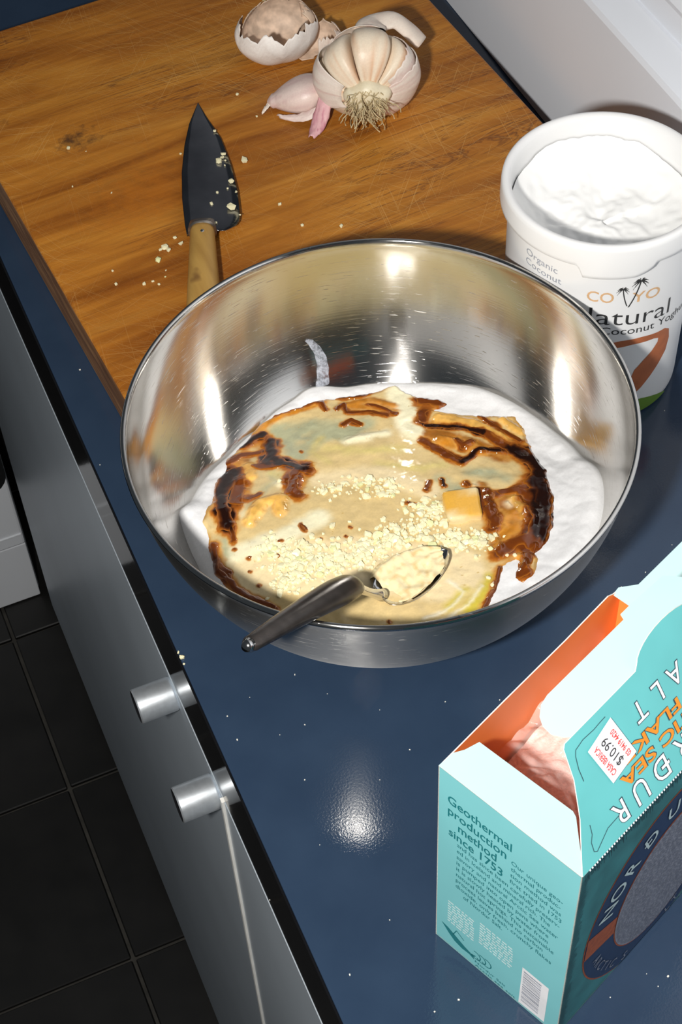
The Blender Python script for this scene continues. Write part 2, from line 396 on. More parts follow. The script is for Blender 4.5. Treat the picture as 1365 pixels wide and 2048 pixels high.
# ------------------------------------------------------------------ measured outlines (tenths of a millimetre)
STROKES=[('t','tahini',195.1,0,[(-785,-217),(-361,-410),(63,-708)]),('t','pale',68.9,0.3,[(-861,-47),(-616,-73),(-374,-37)]),('t','pale',86.1,1,[(431,713),(389,519),(361,358)]),('t','pale',39.0,0.8,[(15,467),(209,424)]),('t','grey',96.4,-0.2,[(-309,711),(-147,659),(16,538)]),('t','grey',63.1,-0.2,[(-307,485),(-131,550),(142,549)]),('t','grey',29.8,-0.3,[(-777,173),(-627,265),(-480,346),(-446,472)]),('t','grey',34.4,-0.2,[(-866,89),(-902,-21)]),('t','grey',45.9,-0.2,[(487,-74),(573,-142),(624,-218)]),('t','grey',39.0,-0.2,[(319,-53),(341,-130),(395,-202)]),('t','oil',39.0,0,[(-127,451),(23,346),(227,263)]),('t','oil',34.4,0,[(80,203),(257,67),(394,41)]),('t','tahini',68.9,0.2,[(-256,246),(48,131),(230,-116)]),('t','oil',25.3,0,[(-131,550),(-207,474),(-166,356)]),('t','oil',29.8,0,[(-462,432),(-429,364)]),('t','oil2',48.2,0,[(42,-980),(159,-912),(237,-840)]),('t','oil2',34.4,0,[(-31,-906),(78,-851)]),('t','swirl',9.2,0.4,[(-175,-921),(-20,-911),(71,-866),(41,-755)]),('t','swirl',8.0,0.4,[(-116,-969),(57,-951),(170,-862)]),('t','caramel',68.9,0.3,[(-585,618),(-651,475),(-758,340)]),('t','caramel',45.9,0.3,[(-782,354),(-837,166)]),('t','caramel',52.8,0.4,[(-330,355),(-414,219)]),('t','caramel',41.3,0.2,[(-538,745),(-394,728)]),('t','amber',29.8,0.2,[(-459,797),(-219,859),(-16,826)]),('t','caramel',68.9,0.4,[(854,-35),(774,-356),(617,-652)]),('t','caramel',91.8,0.5,[(525,-382),(472,-628),(387,-683)]),('t','caramel',57.4,0.4,[(438,293),(585,125),(708,-54)]),('t','caramel',39.0,0.4,[(493,-212),(424,-410),(391,-561)]),('t','amber',45.9,0.3,[(486,364),(684,264),(780,27)]),('t','amber',34.4,0.3,[(110,761),(225,670),(331,561)]),('t','tan',29.8,0.2,[(-929,207),(-926,171)]),('t','amber',29.8,0,[(-926,65),(-967,-107),(-930,-306),(-831,-475)]),('t','amber',23.0,0,[(-499,770),(-376,855),(-222,852),(17,834)]),('t','lamber',45.9,1.2,[(-553,542),(-584,458),(-647,447)]),('t','amber',34.4,0.9,[(-640,346),(-687,299)]),('t','lamber',51.6,2.2,[(-711,120),(-606,207),(-508,201),(-542,113)]),('t','amber',27.5,1,[(-399,255),(-353,298),(-433,207)]),('t','amber',34.4,0.6,[(110,761),(254,736),(344,623)]),('t','lamber',52.8,1.5,[(530,391),(684,264),(750,89)]),('t','lamber',41.3,1.6,[(843,211),(878,98)]),('t','amber',52.8,1.8,[(448,218),(561,137),(606,45)]),('t','amber',103.3,1.2,[(480,-527),(592,-508),(486,-657)]),('t','lamber',41.3,2.0,[(599,-382),(612,-498),(591,-593)]),('t','amber',27.5,1.4,[(499,-259),(435,-417)]),('t','amber',29.8,1.2,[(391,-561),(365,-670)]),('t','amber',27.5,1.2,[(440,-774),(415,-860)]),('t','amber',25.3,0.3,[(301,-796),(192,-930),(96,-1010)]),('t','tan',25.3,1.2,[(527,-743),(521,-781)]),('t','pale',18.4,1.2,[(-472,328),(-447,282)]),('t','grey',57.4,-0.2,[(-322,677),(-267,510),(-350,414)]),('t','grey',50.5,-0.2,[(-98,630),(32,506)]),('t','pale',16.1,1.2,[(-740,193),(-690,250)]),('t','pale',13.8,1.2,[(-460,321),(-455,291)]),('t','pale',34.4,1.0,[(102,423),(7,448)]),('t','pale',18.4,1.4,[(548,-395),(545,-419)]),('t','pale',16.1,1.2,[(447,-186),(453,-203)]),('s','dark',34.4,0.5,[(-672,540),(-762,396),(-820,232),(-828,143)]),('s','brown',11.5,0.3,[(-815,117),(-838,36)]),('s','brown',29.8,0.3,[(-645,549),(-662,407),(-719,289)]),('s','brown',23.0,0.3,[(-506,511),(-402,470)]),('s','brown',27.5,0.3,[(-396,299),(-416,175)]),('s','brown',13.8,0.2,[(-651,278),(-588,292)]),('s','brown',16.1,0.3,[(-942,54),(-977,-101),(-936,-284),(-823,-490)]),('s','dark',20.7,0.3,[(-523,728),(-457,760),(-394,764)]),('s','dark',29.8,0.5,[(-378,690),(-398,596),(-454,530)]),('s','dark',20.7,0.4,[(-425,526),(-338,407),(-283,361)]),('s','brown',25.3,0.4,[(-381,337),(-322,374),(-282,328)]),('s','brown',13.8,0.3,[(-653,634),(-570,658),(-457,639)]),('s','brown',8.0,0.2,[(-374,906),(-216,866),(-4,857)]),('s','brown',10.3,0.3,[(-8,845),(-6,762)]),('s','brown',16.1,0.3,[(109,845),(192,808),(267,802)]),('s','brown',11.5,0.3,[(55,732),(110,761),(97,673),(198,643),(280,551)]),('s','brown',13.8,0.4,[(33,593),(88,601),(113,554)]),('s','brown',10.3,0.3,[(237,697),(293,612),(323,544)]),('s','brown',29.8,0.3,[(509,598),(560,553),(605,516)]),('s','brown',23.0,0.3,[(485,493),(435,417)]),('s','dark',14.9,0.4,[(433,368),(502,332),(607,264),(683,169)]),('s','brown',18.4,0.4,[(683,169),(731,52),(774,-42)]),('s','brown',18.4,0.3,[(355,266),(413,144),(474,22)]),('s','brown',13.8,0.3,[(526,178),(530,107),(597,119)]),('s','dark',16.1,0.4,[(486,16),(606,45),(703,-4)]),('s','brown',11.5,0.4,[(748,318),(785,158),(838,22)]),('s','dark',39.0,0.5,[(774,-42),(812,-156),(786,-317)]),('s','dark',43.6,0.5,[(770,-307),(732,-464),(641,-624),(601,-684)]),('s','brown',25.3,0.4,[(635,-663),(582,-735),(529,-765)]),('s','brown',18.4,0.3,[(548,-308),(656,-328),(688,-436)]),('s','brown',13.8,0.3,[(465,-240),(417,-364),(421,-473)]),('s','brown',34.4,0.3,[(694,-396),(624,-613),(513,-714)]),('s','brown',23.0,0.3,[(491,-276),(408,-528)]),('s','brown',27.5,0.2,[(349,-702),(447,-676),(521,-699)]),('s','brown',14.9,0.4,[(473,-781),(418,-842),(370,-882)]),('s','brown',23.0,0.4,[(365,-891),(405,-894)]),('s','brown',10.3,0.3,[(305,-799),(217,-906),(115,-1001)]),('s','brown',12.6,0.3,[(437,-159),(435,-180)]),('s','dark',9.2,0.3,[(320,-75),(311,-114)]),('s','brown',9.2,0.3,[(253,-54),(221,-111)]),('s','brown',9.2,0.3,[(99,-146),(128,-178)]),('s','brown',5.7,0.3,[(-478,-33),(-475,-88)]),('s','brown',5.2,0.2,[(-623,-90),(-619,-96)]),('s','brown',5.2,0.2,[(-667,-175),(-664,-181)]),('s','brown',5.2,0.2,[(-836,-205),(-833,-211)]),('s','brown',5.2,0.2,[(-824,-317),(-821,-323)]),('s','brown',5.2,0.2,[(-849,-14),(-845,-21)]),('s','brown',5.2,0.2,[(-587,-212),(-583,-218)]),('s','brown',5.2,0.2,[(-430,-174),(-427,-179)]),('s','brown',5.2,0.2,[(-259,-172),(-255,-178)]),('s','brown',5.2,0.2,[(-306,-217),(-303,-223)]),('s','brown',5.2,0.2,[(-336,-855),(-333,-860)]),('s','brown',5.2,0.2,[(-267,510),(-264,503)]),('s','brown',5.2,0.2,[(-933,-165),(-930,-171)]),('s','brown',5.2,0.2,[(-807,-115),(-804,-121)])]
POLY=[(-966,63),(-940,175),(-943,227),(-916,271),(-846,358),(-769,512),(-685,568),(-634,688),(-515,752),(-381,889),(-247,867),(-94,863),(25,853),(141,834),(266,798),(436,793),(496,650),(609,557),(618,497),(540,478),(718,333),(756,315),(912,225),(911,103),(871,-44),(844,-254),(770,-490),(684,-652),(595,-743),(497,-779),(503,-831),(437,-914),(355,-936),(338,-888),(413,-799),(399,-771),(322,-788),(236,-897),(133,-992),(52,-1045),(-89,-1026),(-314,-926),(-661,-728),(-847,-517),(-964,-323),(-997,-125)]
CLUSTERS=[([(-677,-121),(-544,-314),(-294,-385)],80.3,0.34),([(-287,-369),(-82,-353),(96,-341)],86.1,0.24),([(126,-459),(232,-536),(345,-597)],57.4,0.14),([(80,-187),(205,-231),(127,-336)],45.9,0.1),([(-294,155),(-87,91),(88,-42)],57.4,0.1),([(-590,-289),(-738,-381),(-525,-403)],57.4,0.08)]
BOARD_BITS=[(660,3554,15.4),(569,3183,7.0),(999,2444,12.6),(1014,2377,16.8),(913,2385,21.0),(927,2353,16.8),(884,2379,12.6),(839,2297,22.4),(747,2137,8.4),(691,2140,12.6),(772,2097,9.8),(536,2209,12.6),(851,2194,7.0),(1653,2930,28.0),(1701,2449,12.6),(1754,2208,11.2),(1969,2096,14.0),(1305,3181,9.8),(1856,3592,11.2),(776,3015,7.0),(1889,3320,8.4),(754,3475,5.6),(554,2331,8.4),(829,2142,7.0)]
BLADE_BITS=[(1571,3260,11.2),(1537,3005,16.8),(1485,2948,22.4),(1526,2939,8.4),(1506,2895,7.0),(1483,2719,19.6),(1439,2666,7.0),(1474,2608,9.8),(1366,2659,8.4),(1295,2569,14.0),(1388,2473,30.8),(1248,2382,14.0),(1415,2388,7.0),(1519,2975,14.0)]
SPECKS=[(2510,-794),(1169,-1087),(1378,-2794),(1461,-2845),(1396,-2868),(1172,-2825),(538,-2554),(414,-2560),(260,-641),(113,-700),(635,-789),(318,-915),(3193,184),(2734,-691),(334,-1209),(884,-1269),(-67,-1740),(132,-2240),(412,-2068),(263,-1571),(526,-610),(172,1970),(46,1197),(109,-852),(1428,-1193),(457,-913),(842,-991),(1110,-2745),(1365,-2660),(676,-1364)]
BIG_BITS=[(-677,-121,16.1),(-336,-119,20.7),(-328,-267,13.8),(-325,-468,14.9),(-518,-387,13.8),(-621,-193,11.5),(-676,-473,11.5),(-762,-441,13.8),(-244,-138,11.5),(130,-255,10.3),(112,-119,10.3),(295,-570,11.5),(221,-831,13.8),(214,-885,11.5),(374,-736,10.3),(407,-755,11.5),(474,-310,9.2),(-460,321,11.5),(-78,-21,10.3),(-657,112,5.7)]

BX,BH,BR,BB,TH=.1304,.1039,.13,.045,.0012
def bowl_r(z):
    z=np.clip(z,0,BH);return BB+(BR-BB)*(1-(1-z/BH)**1.7)**(1/2.15)
def bowl_in(z): return bowl_r(np.clip(z-TH,0,BH))-TH
CT=np.array([(-180,.036),(-165,.040),(-150,.044),(-130,.049),(-110,.053),(-90,.056),(-70,.058),(-45,.059),(-35,.0585),(-25,.0565),(-19,.053),(-13,.0455),(-6,.0425),(2,.0385),(12,.036),(28,.0335),(36,.032),(42,.0295),(56,.0262),(70,.0256),(79,.0252),(84,.0275),(91,.0298),(97,.027),(105,.0262),(114,.0243),(130,.0255),(145,.031),(155,.0345),(161,.0435),(164,.041),(171,.0385),(180,.036)])
_ta=np.arange(-180,181.);_tz=np.interp(_ta,CT[:,0],CT[:,1])
for _ in range(3):
    _q=np.concatenate([_tz[-3:-1],_tz,_tz[1:3]]);_tz=(_q[:-4]+2*_q[1:-3]+3*_q[2:-2]+2*_q[3:-1]+_q[4:])/9
def contact(th): return np.interp(np.degrees(th),_ta,_tz)
def food_h(x,y):
    """height of the food at local (x,y) about the bowl's axis"""
    th=np.arctan2(y,x);r=np.hypot(x,y);zc=contact(th);rc=bowl_in(zc)-.0002
    f=np.clip(r/rc,0,1);c=.0425-.13*y-.012*x
    g=f**4.3
    return c*(1-g)+(zc-.0004)*g-.0022*np.clip((f-.965)/.035,0,1)**2+.0016*np.exp(-((f-.93)/.05)**2)


# ------------------------------------------------------------------ steel mixing bowl
def mixing_bowl():
    zs = np.linspace(0, 1, 44)**1.5*BH
    outer = [(.0001, .0006), (.030, .0006), (.040, .0004), (.0445, .0006)]+[(float(bowl_r(z)), float(max(z, .0008))) for z in zs[1:]]
    inner = [(float(bowl_r(z)-TH), float(z+TH*max(0, 1-z/.02))) for z in zs[::-1] if z > .0001]+[(.040, .0018), (.0001, .0018)]
    rim = [(BR+.0011, BH-.0018), (BR+.0016, BH-.0002), (BR+.0008, BH+.0010), (BR-.0006, BH+.0011), (BR-.0013, BH+.0002)]
    V, F = lathe(outer[:-1]+rim+inner[1:], 192)
    no = (len(outer)-2)*192; o = mesh_np('mixing_bowl', V, F, [M_steel, M_steelout], mi=[1]*no+[0]*(len(F)-no)); o.location = (BX, 0, .0002)
    tag(o, 'large brushed stainless steel mixing bowl on the navy worktop', 'bowl')
mixing_bowl()

# ------------------------------------------------------------------ what is in the bowl
PAL = dict(tahini=(.84, .68, .40), pale=(.86, .80, .55), grey=(.42, .42, .26), caramel=(.36, .125, .012), oil=(.66, .54, .20), oil2=(.60, .48, .06), swirl=(.86, .82, .66),
           tan=(.68, .51, .24), amber=(.50, .19, .018), lamber=(.72, .40, .09), dark=(.018, .004, .0015), brown=(.13, .030, .003))
def capsule(x, y, pts):
    d = np.full(x.shape, 9.)
    pts = [(a*1e-4, b*1e-4) for a, b in pts]
    if len(pts) == 1: return np.hypot(x-pts[0][0], y-pts[0][1])
    for (ax, ay), (bx, by) in zip(pts[:-1], pts[1:]):
        vx, vy = bx-ax, by-ay; L = vx*vx+vy*vy+1e-12
        t = np.clip(((x-ax)*vx+(y-ay)*vy)/L, 0, 1); d = np.minimum(d, np.hypot(x-ax-t*vx, y-ay-t*vy))
    return d
def polysd(x, y, pts):
    P = [(a*1e-4, b*1e-4) for a, b in pts]; ins = np.zeros(x.shape, bool); d = np.full(x.shape, 9.)
    for (ax, ay), (bx, by) in zip(P, P[1:]+P[:1]):
        vx, vy = bx-ax, by-ay; t = np.clip(((x-ax)*vx+(y-ay)*vy)/(vx*vx+vy*vy+1e-12), 0, 1)
        d = np.minimum(d, np.hypot(x-ax-t*vx, y-ay-t*vy))
        c = ((ay > y) != (by > y)) & (x < (bx-ax)*(y-ay)/(by-ay+1e-12)+ax); ins ^= c
    return np.where(ins, d, -d)
def sstep(a, b, v): t = np.clip((v-a)/(b-a), 0, 1); return t*t*(3-2*t)
def dressing():
    root = empty('yoghurt_dressing', (BX, 0, .002)); tag(root, 'white yoghurt with tahini, soy sauce and minced garlic, unmixed in the steel bowl', 'sauce')
    NA, NR = 760, 250
    th = np.linspace(-math.pi, math.pi, NA, endpoint=False); f = np.linspace(0, 1, NR)**.8
    TH_, Fq = np.meshgrid(th, f, indexing='ij')
    zc = contact(TH_); rc = bowl_in(zc)-.0002
    x = Fq*rc*np.cos(TH_); y = Fq*rc*np.sin(TH_)
    z = food_h(x, y)
    n1 = fbm(x*45, y*45, 0); n2 = fbm(x*160, y*160, 3.3)
    inner = sstep(1, .93, Fq)
    poly = polysd(x+.0011*fbm(x*260, y*260, 1), y+.0011*fbm(x*260, y*260, 5), POLY)
    zy = z+(.0012*n1+.00045*n2)*inner+.0012*sstep(.006, -.004, poly)*inner*np.abs(fbm(x*60, y*60, 8))
    idx = np.arange(NA*NR).reshape(NA, NR)
    a = idx[:, :-1]; b = idx[:, 1:]; c = np.roll(idx, -1, 0)[:, 1:]; d = np.roll(idx, -1, 0)[:, :-1]
    Q = np.stack([a, b, c, d], -1).reshape(-1, 4)
    def build(name, zz, col, keep, mat):
        k = keep.ravel(); q = Q[k[Q].any(1)] if keep is not None else Q
        used, inv = np.unique(q, return_inverse=True); q = inv.reshape(-1, 4)
        V = np.stack([x.ravel(), y.ravel(), zz.ravel()-.002], 1)[used]
        me = bpy.data.meshes.new(name); me.vertices.add(len(V)); me.vertices.foreach_set('co', V.ravel())
        me.loops.add(q.size); me.polygons.add(len(q)); me.loops.foreach_set('vertex_index', q.ravel().astype(np.int32))
        me.polygons.foreach_set('loop_start', np.arange(0, q.size, 4, dtype=np.int32))
        me.polygons.foreach_set('use_smooth', np.ones(len(q), bool))
        me.materials.append(mat); at_ = me.color_attributes.new('Col', 'FLOAT_COLOR', 'POINT')
        cc = np.ones((len(V), 4)); cc[:, :3] = col.reshape(-1, 3)[used]; at_.data.foreach_set('color', cc.ravel())
        me.update(); me.validate(); return link(name, me, root)
    white = np.ones(x.shape+(3,))*np.array([.80, .80, .81])
    build('yoghurt', zy, white, np.ones(x.shape, bool), M_yogfood)
    # second layer: tahini, lemon juice and oil, painted by measured strokes
    wx = x+.0016*fbm(x*150, y*150, 2)+.0005*fbm(x*600, y*600, 4); wy = y+.0016*fbm(x*150, y*150, 7)+.0005*fbm(x*600, y*600, 9)
    col = np.ones(x.shape+(3,))*np.array(PAL['tan']); n3 = fbm(x*220, y*220, 6)
    col = col*(1+.10*n3[..., None]); hb = np.full(x.shape, .0006)
    edge = sstep(.0035, .0, poly)
    col = col*(1-edge[..., None])+np.array([.52, .27, .06])*edge[..., None]
    for l, c, w, hm, pts in STROKES:
        if l != 't': continue
        dd = capsule(wx, wy, pts)-w*1e-4; soft = .0042 if c in ('tahini', 'oil', 'grey', 'pale', 'oil2') else .0024
        m_ = sstep(soft*.6, -soft, dd)[..., None]
        cc = np.array(PAL[c])*np.ones(x.shape+(3,))
        if c in ('amber', 'lamber', 'caramel'):
            cc = cc*(1+.35*n3[..., None])+np.array([.25, .17, .06])*(np.clip(fbm(x*150, y*150, 11), 0, 1)*1.4)[..., None]
        if c in ('oil', 'grey'): cc = cc*(1+.13*n3[..., None]); m_ = m_*(.72+.28*sstep(-.3, .3, n2)[..., None])
        col = col*(1-m_)+cc*m_
        hb = hb+m_[..., 0]*hm*1e-3*sstep(.0005, -w*.6e-4-.001, dd)
    # soy sauce: one smooth field from all its pools and trails, dark where deep, amber where thin
    S = np.zeros(x.shape); DK = np.zeros(x.shape)
    f1 = fbm(x*150, y*150, 15, 4); f2 = fbm(x*150, y*150, 12.5, 4); f3 = fbm(x*420, y*420, 2.5)
    for l, c, w, hm, pts in STROKES:
        if l != 's': continue
        wm = w*1e-4; wv = min(.0042, .0014+.9*wm)
        g = np.exp(-(capsule(x+wv*f1+.0004*f3, y+wv*f2, pts)/(wm*1.5+.0004))**2)*min(1.25, .80+wm*120)
        S = 1-(1-np.clip(S, 0, 1))*(1-np.clip(g, 0, .999)) if False else S+g*(1-.45*np.clip(S, 0, 1))
        if c == 'dark': DK = np.maximum(DK, g)
    S = S*(1+.14*f3)
    amber = np.array([.62, .30, .055]); rust = np.array([.36, .105, .012]); brown = np.array([.135, .030, .004]); black = np.array([.014, .0035, .0015])
    Sx = S[..., None]; k1 = sstep(.12, .58, Sx); cs = amber*(1-k1)+rust*k1; k2 = sstep(.48, 1.08, Sx); cs = cs*(1-k2)+brown*k2
    k3 = sstep(.45, .95, DK[..., None]*(1+.2*f3[..., None])); cs = cs*(1-k3)+black*k3
    ma = sstep(.04, .40, Sx); col = col*(1-ma)+cs*ma
    # flecks of sauce and oil
    sp = np.clip(fbm(x*520, y*520, 12)-.62, 0, 1)*5*sstep(.1, .5, fbm(x*60, y*60, 13)+.3); sp = np.clip(sp, 0, .8)[..., None]
    col = col*(1-sp)+np.array([.50, .30, .05])*sp
    lay = zy+np.minimum(.0005+hb+(.0006*fbm(x*90, y*90, 14)), .0045)*sstep(-.0002, .0022, poly)-.0016*sstep(.0003, -.0012, poly)
    build('tahini', lay, np.clip(col, 0, .95), poly > -.0008, M_tahini)
    # third layer: soy sauce, dark where thick, amber where thin
    t = np.full(x.shape, -1.); dk = np.zeros(x.shape)
    for l, c, w, hm, pts in STROKES:
        if l != 's': continue
        wv = .0013+.55*w*1e-4
        ddx = capsule(x+wv*fbm(x*130, y*130, 15, 4), y+wv*fbm(x*130, y*130, 12.5, 4), pts); s = 1-ddx/(w*1e-4*1.45); t = np.maximum(t, s)
        if c == 'dark': dk = np.maximum(dk, sstep(-.25, .35, s))
    tt = np.clip(t, 0, 1)[..., None]
    amber = np.array([.40, .130, .012]); brown = np.array([.150, .034, .004]); black = np.array([.014, .0035, .0015])
    k1 = sstep(.0, .5, tt); cs = amber*(1-k1)+brown*k1; k2 = sstep(.15, .7, tt)*dk[..., None]; cs = cs*(1-k2)+black*k2
    zs_ = lay+np.where(t > 0, .00035+.0005*np.sqrt(np.clip(t, 0, 1)), -.0006+np.clip(t, -.3, 0)*.003+.00095)
    zs_ = lay+.0009*np.tanh(t*4)*np.where(t > 0, .7, 1.0)
    build('soy_sauce', zs_, cs, t > -.22, M_soy)
    cs2 = np.clip(col, 0, .95)
    build('soy_sauce', lay+.0005*np.tanh((S-.46)*4)*np.where(S > .46, .8, 1.0), cs2, S > .30, M_soy)
    # chunky cube half sunk in the sauce
    def hat(px, py): return float(np.interp(0, [0], [0]))+float(food_h(np.array([px]), np.array([py]))[0])
    # minced garlic
    rnd = random.Random(11); protos = []
    for k in range(8):
        me = bit_mesh(rnd, M_garlicgreen if k in (2,) else M_garlicbit, 'garlic_piece'); protos.append(me)
    sq = x.ravel(), y.ravel(), (lay+.0002).ravel()
    def surf(px, py):
        tha = math.atan2(py, px); i = int(round((tha+math.pi)/(2*math.pi)*NA)) % NA
        j = int(np.argmin(np.abs(np.hypot(x[i], y[i])-math.hypot(px, py)))); return float(lay[i, j])
    pool = []
    for pts, w, fr in CLUSTERS:
        n = int(fr*1250)
        for _ in range(n):
            i = rnd.randrange(len(pts)-1); q_ = rnd.random(); g = rnd.gauss(0, .70), rnd.gauss(0, .70)
            px = (pts[i][0]+(pts[i+1][0]-pts[i][0])*q_)*1e-4+g[0]*w*1e-4; py = (pts[i][1]+(pts[i+1][1]-pts[i][1])*q_)*1e-4+g[1]*w*1e-4
            s_ = min(.0024, .0007*math.exp(rnd.gauss(.35, .45))); pool.append((s_, px, py))
    for sx_, sy_, s_ in BIG_BITS: pool.append((s_*1e-4, sx_*1e-4, sy_*1e-4))
    pool.sort(reverse=True)
    for s_, px, py in pool[:290]:
        o = bpy.data.objects.new('garlic_piece', protos[rnd.randrange(8)]); COL.objects.link(o); o.parent = root
        o.location = (px, py, surf(px, py)-.002+s_*.25); o.rotation_euler = (rnd.uniform(-.5, .5), rnd.uniform(-.5, .5), rnd.uniform(0, 6.3)); o.scale = (s_*rnd.uniform(.8, 1.35), s_, s_*rnd.uniform(.5, .9))
    VV = []; FF = []; n = 0
    for s_, px, py in pool[290:]:
        me = protos[rnd.randrange(8)]; co = np.array([v.co[:] for v in me.vertices]); R_ = np.array(Matrix.Rotation(rnd.uniform(0, 6.3), 3, 'Z'))
        co = (co*s_*np.array([1.2, 1, .8])) @ R_.T+np.array([px, py, surf(px, py)-.002+s_*.2]); VV.append(co)
        FF += [tuple(i+n for i in p.vertices) for p in me.polygons]; n += len(co)
    tag(mesh_np('fine_garlic', np.vstack(VV), FF, M_garlicbit, root, False), kind='stuff')
    # soft square lump
    cx, cy = .0324, -.0318; zc_ = surf(cx, cy)
    bm = box_bm(-.0098, -.0098, -.004, .0098, .0098, .0042, .0024, 3)
    bmesh.ops.subdivide_edges(bm, edges=bm.edges, cuts=2, use_grid_fill=True)
    for v in bm.verts:
        nn = mnoise.noise(v.co*180); v.co *= 1+.10*nn
    V = np.array([v.co[:] for v in bm.verts]); top = sstep(-.001, .004, V[:, 2]+.0012*fbm(V[:, 0]*300, V[:, 1]*300, 3))*sstep(.0105, .007, np.abs(V[:, 0]*.3+V[:, 1]))
    cc = np.array([.80, .66, .38])*(1-top[:, None])+np.array([.74, .40, .06])*top[:, None]
    F = [tuple(v.index for v in f.verts) for f in bm.faces]; bm.verts.index_update(); F = [tuple(v.index for v in f.verts) for f in bm.faces]
    o = mesh_np('tahini_lump', V, F, M_tahini, root, True, cc); bm.free(); o.location = (cx, cy, zc_-.002+.0012); o.rotation_euler = (0, 0, -.25)
    # sauce lying in the bowl of the spoon
    tip = np.array([.1405, -.0600, .0545]); base = np.array([.0975, -.0705, .0560]); ax = tip-base; Lb = np.linalg.norm(ax); ax /= Lb; sd = np.cross(ax, [0, 0, 1]); sd /= np.linalg.norm(sd); nu = np.cross(sd, ax)
    SV = []; SF = []; SC = []
    for i in range(41):
        s = .13+.83*i/40; hw = .0128*math.sin(math.pi*s**.72)**.52
        for j in range(31):
            q_ = -1.5+2.30*j/30; e_ = min(1, (1-abs(2*i/40-1)**4)); hgt = -.0008+.0030*max(0, min(1, -q_))-.012*max(0, -q_-1.12)+.0014*mnoise.noise(Vector((i*.21, j*.23, 1)))-.003*max(0, -q_-1.0)*1.6-.0020*(1-e_)
            P_ = base+ax*Lb*s+sd*hw*q_+nu*(hgt+.0035*s*s)-np.array([BX, 0, .002]); SV.append(P_); nz = mnoise.noise(Vector((i*.3, j*.3, 6)))
            SC.append(np.array([.82, .70, .42])*(1-max(0, nz))+np.array([.60, .32, .07])*max(0, nz))
    for i in range(40):
        for j in range(30): k = i*31+j; SF.append((k, k+31, k+32, k+1))
    mesh_np('spoonful', SV, SF, M_tahini, root, True, np.array(SC))
    # thin translucent smear up the back wall of the bowl
    P = [(.1365-BX, .1141, .0505), (.1424-BX, .1128, .0491), (.1423-BX, .1065, .0386), (.1507-BX, .0977, .0290), (.1374-BX, .0996, .0290), (.1365-BX, .1087, .0412)]
    SV = []; SF = []; ns = 24; nw = 8
    for i in range(ns+1):
        z_ = .0275+(.0515-.0275)*i/ns; mid = math.radians(86.2-3.2*math.sin(i/ns*2.6)+3.0*(i/ns)); hw = .040*(1.0-.55*(i/ns))*(1+.06*math.sin(i*1.1)) if i < ns else .004
        for j in range(nw+1):
            a_ = mid+hw*(j/nw-.5)*2; rr = float(bowl_in(z_))-.0003-.0006*math.sin(math.pi*j/nw); SV.append((rr*math.cos(a_), rr*math.sin(a_), z_-.002))
    for i in range(ns):
        for j in range(nw): k = i*(nw+1)+j; SF.append((k, k+1, k+nw+2, k+nw+1))
    sm = mesh_np('yoghurt_smear', SV, SF, M_smear, root); sm['label'] = 'thin pale smear up the steel wall'
def bit_mesh(rnd, mat, name):
    bm = bmesh.new(); bmesh.ops.create_icosphere(bm, subdivisions=1, radius=1)
    for v in bm.verts:
        v.co = Vector([math.copysign(abs(c)**.55, c) for c in v.co])*rnd.uniform(.62, 1.05)
    me = bpy.data.meshes.new(name); bm.to_mesh(me); bm.free(); me.materials.append(mat); return me
def smear_mat():
    m = NT('thin_yoghurt_film'); m.set(Base_Color=(.62, .66, .76), Roughness=.35, Alpha=m.ramp(m.noise(420, 4, rough=.7), [(.35, .10), (.65, .60)])); return m.m
M_smear = smear_mat()
dressing()

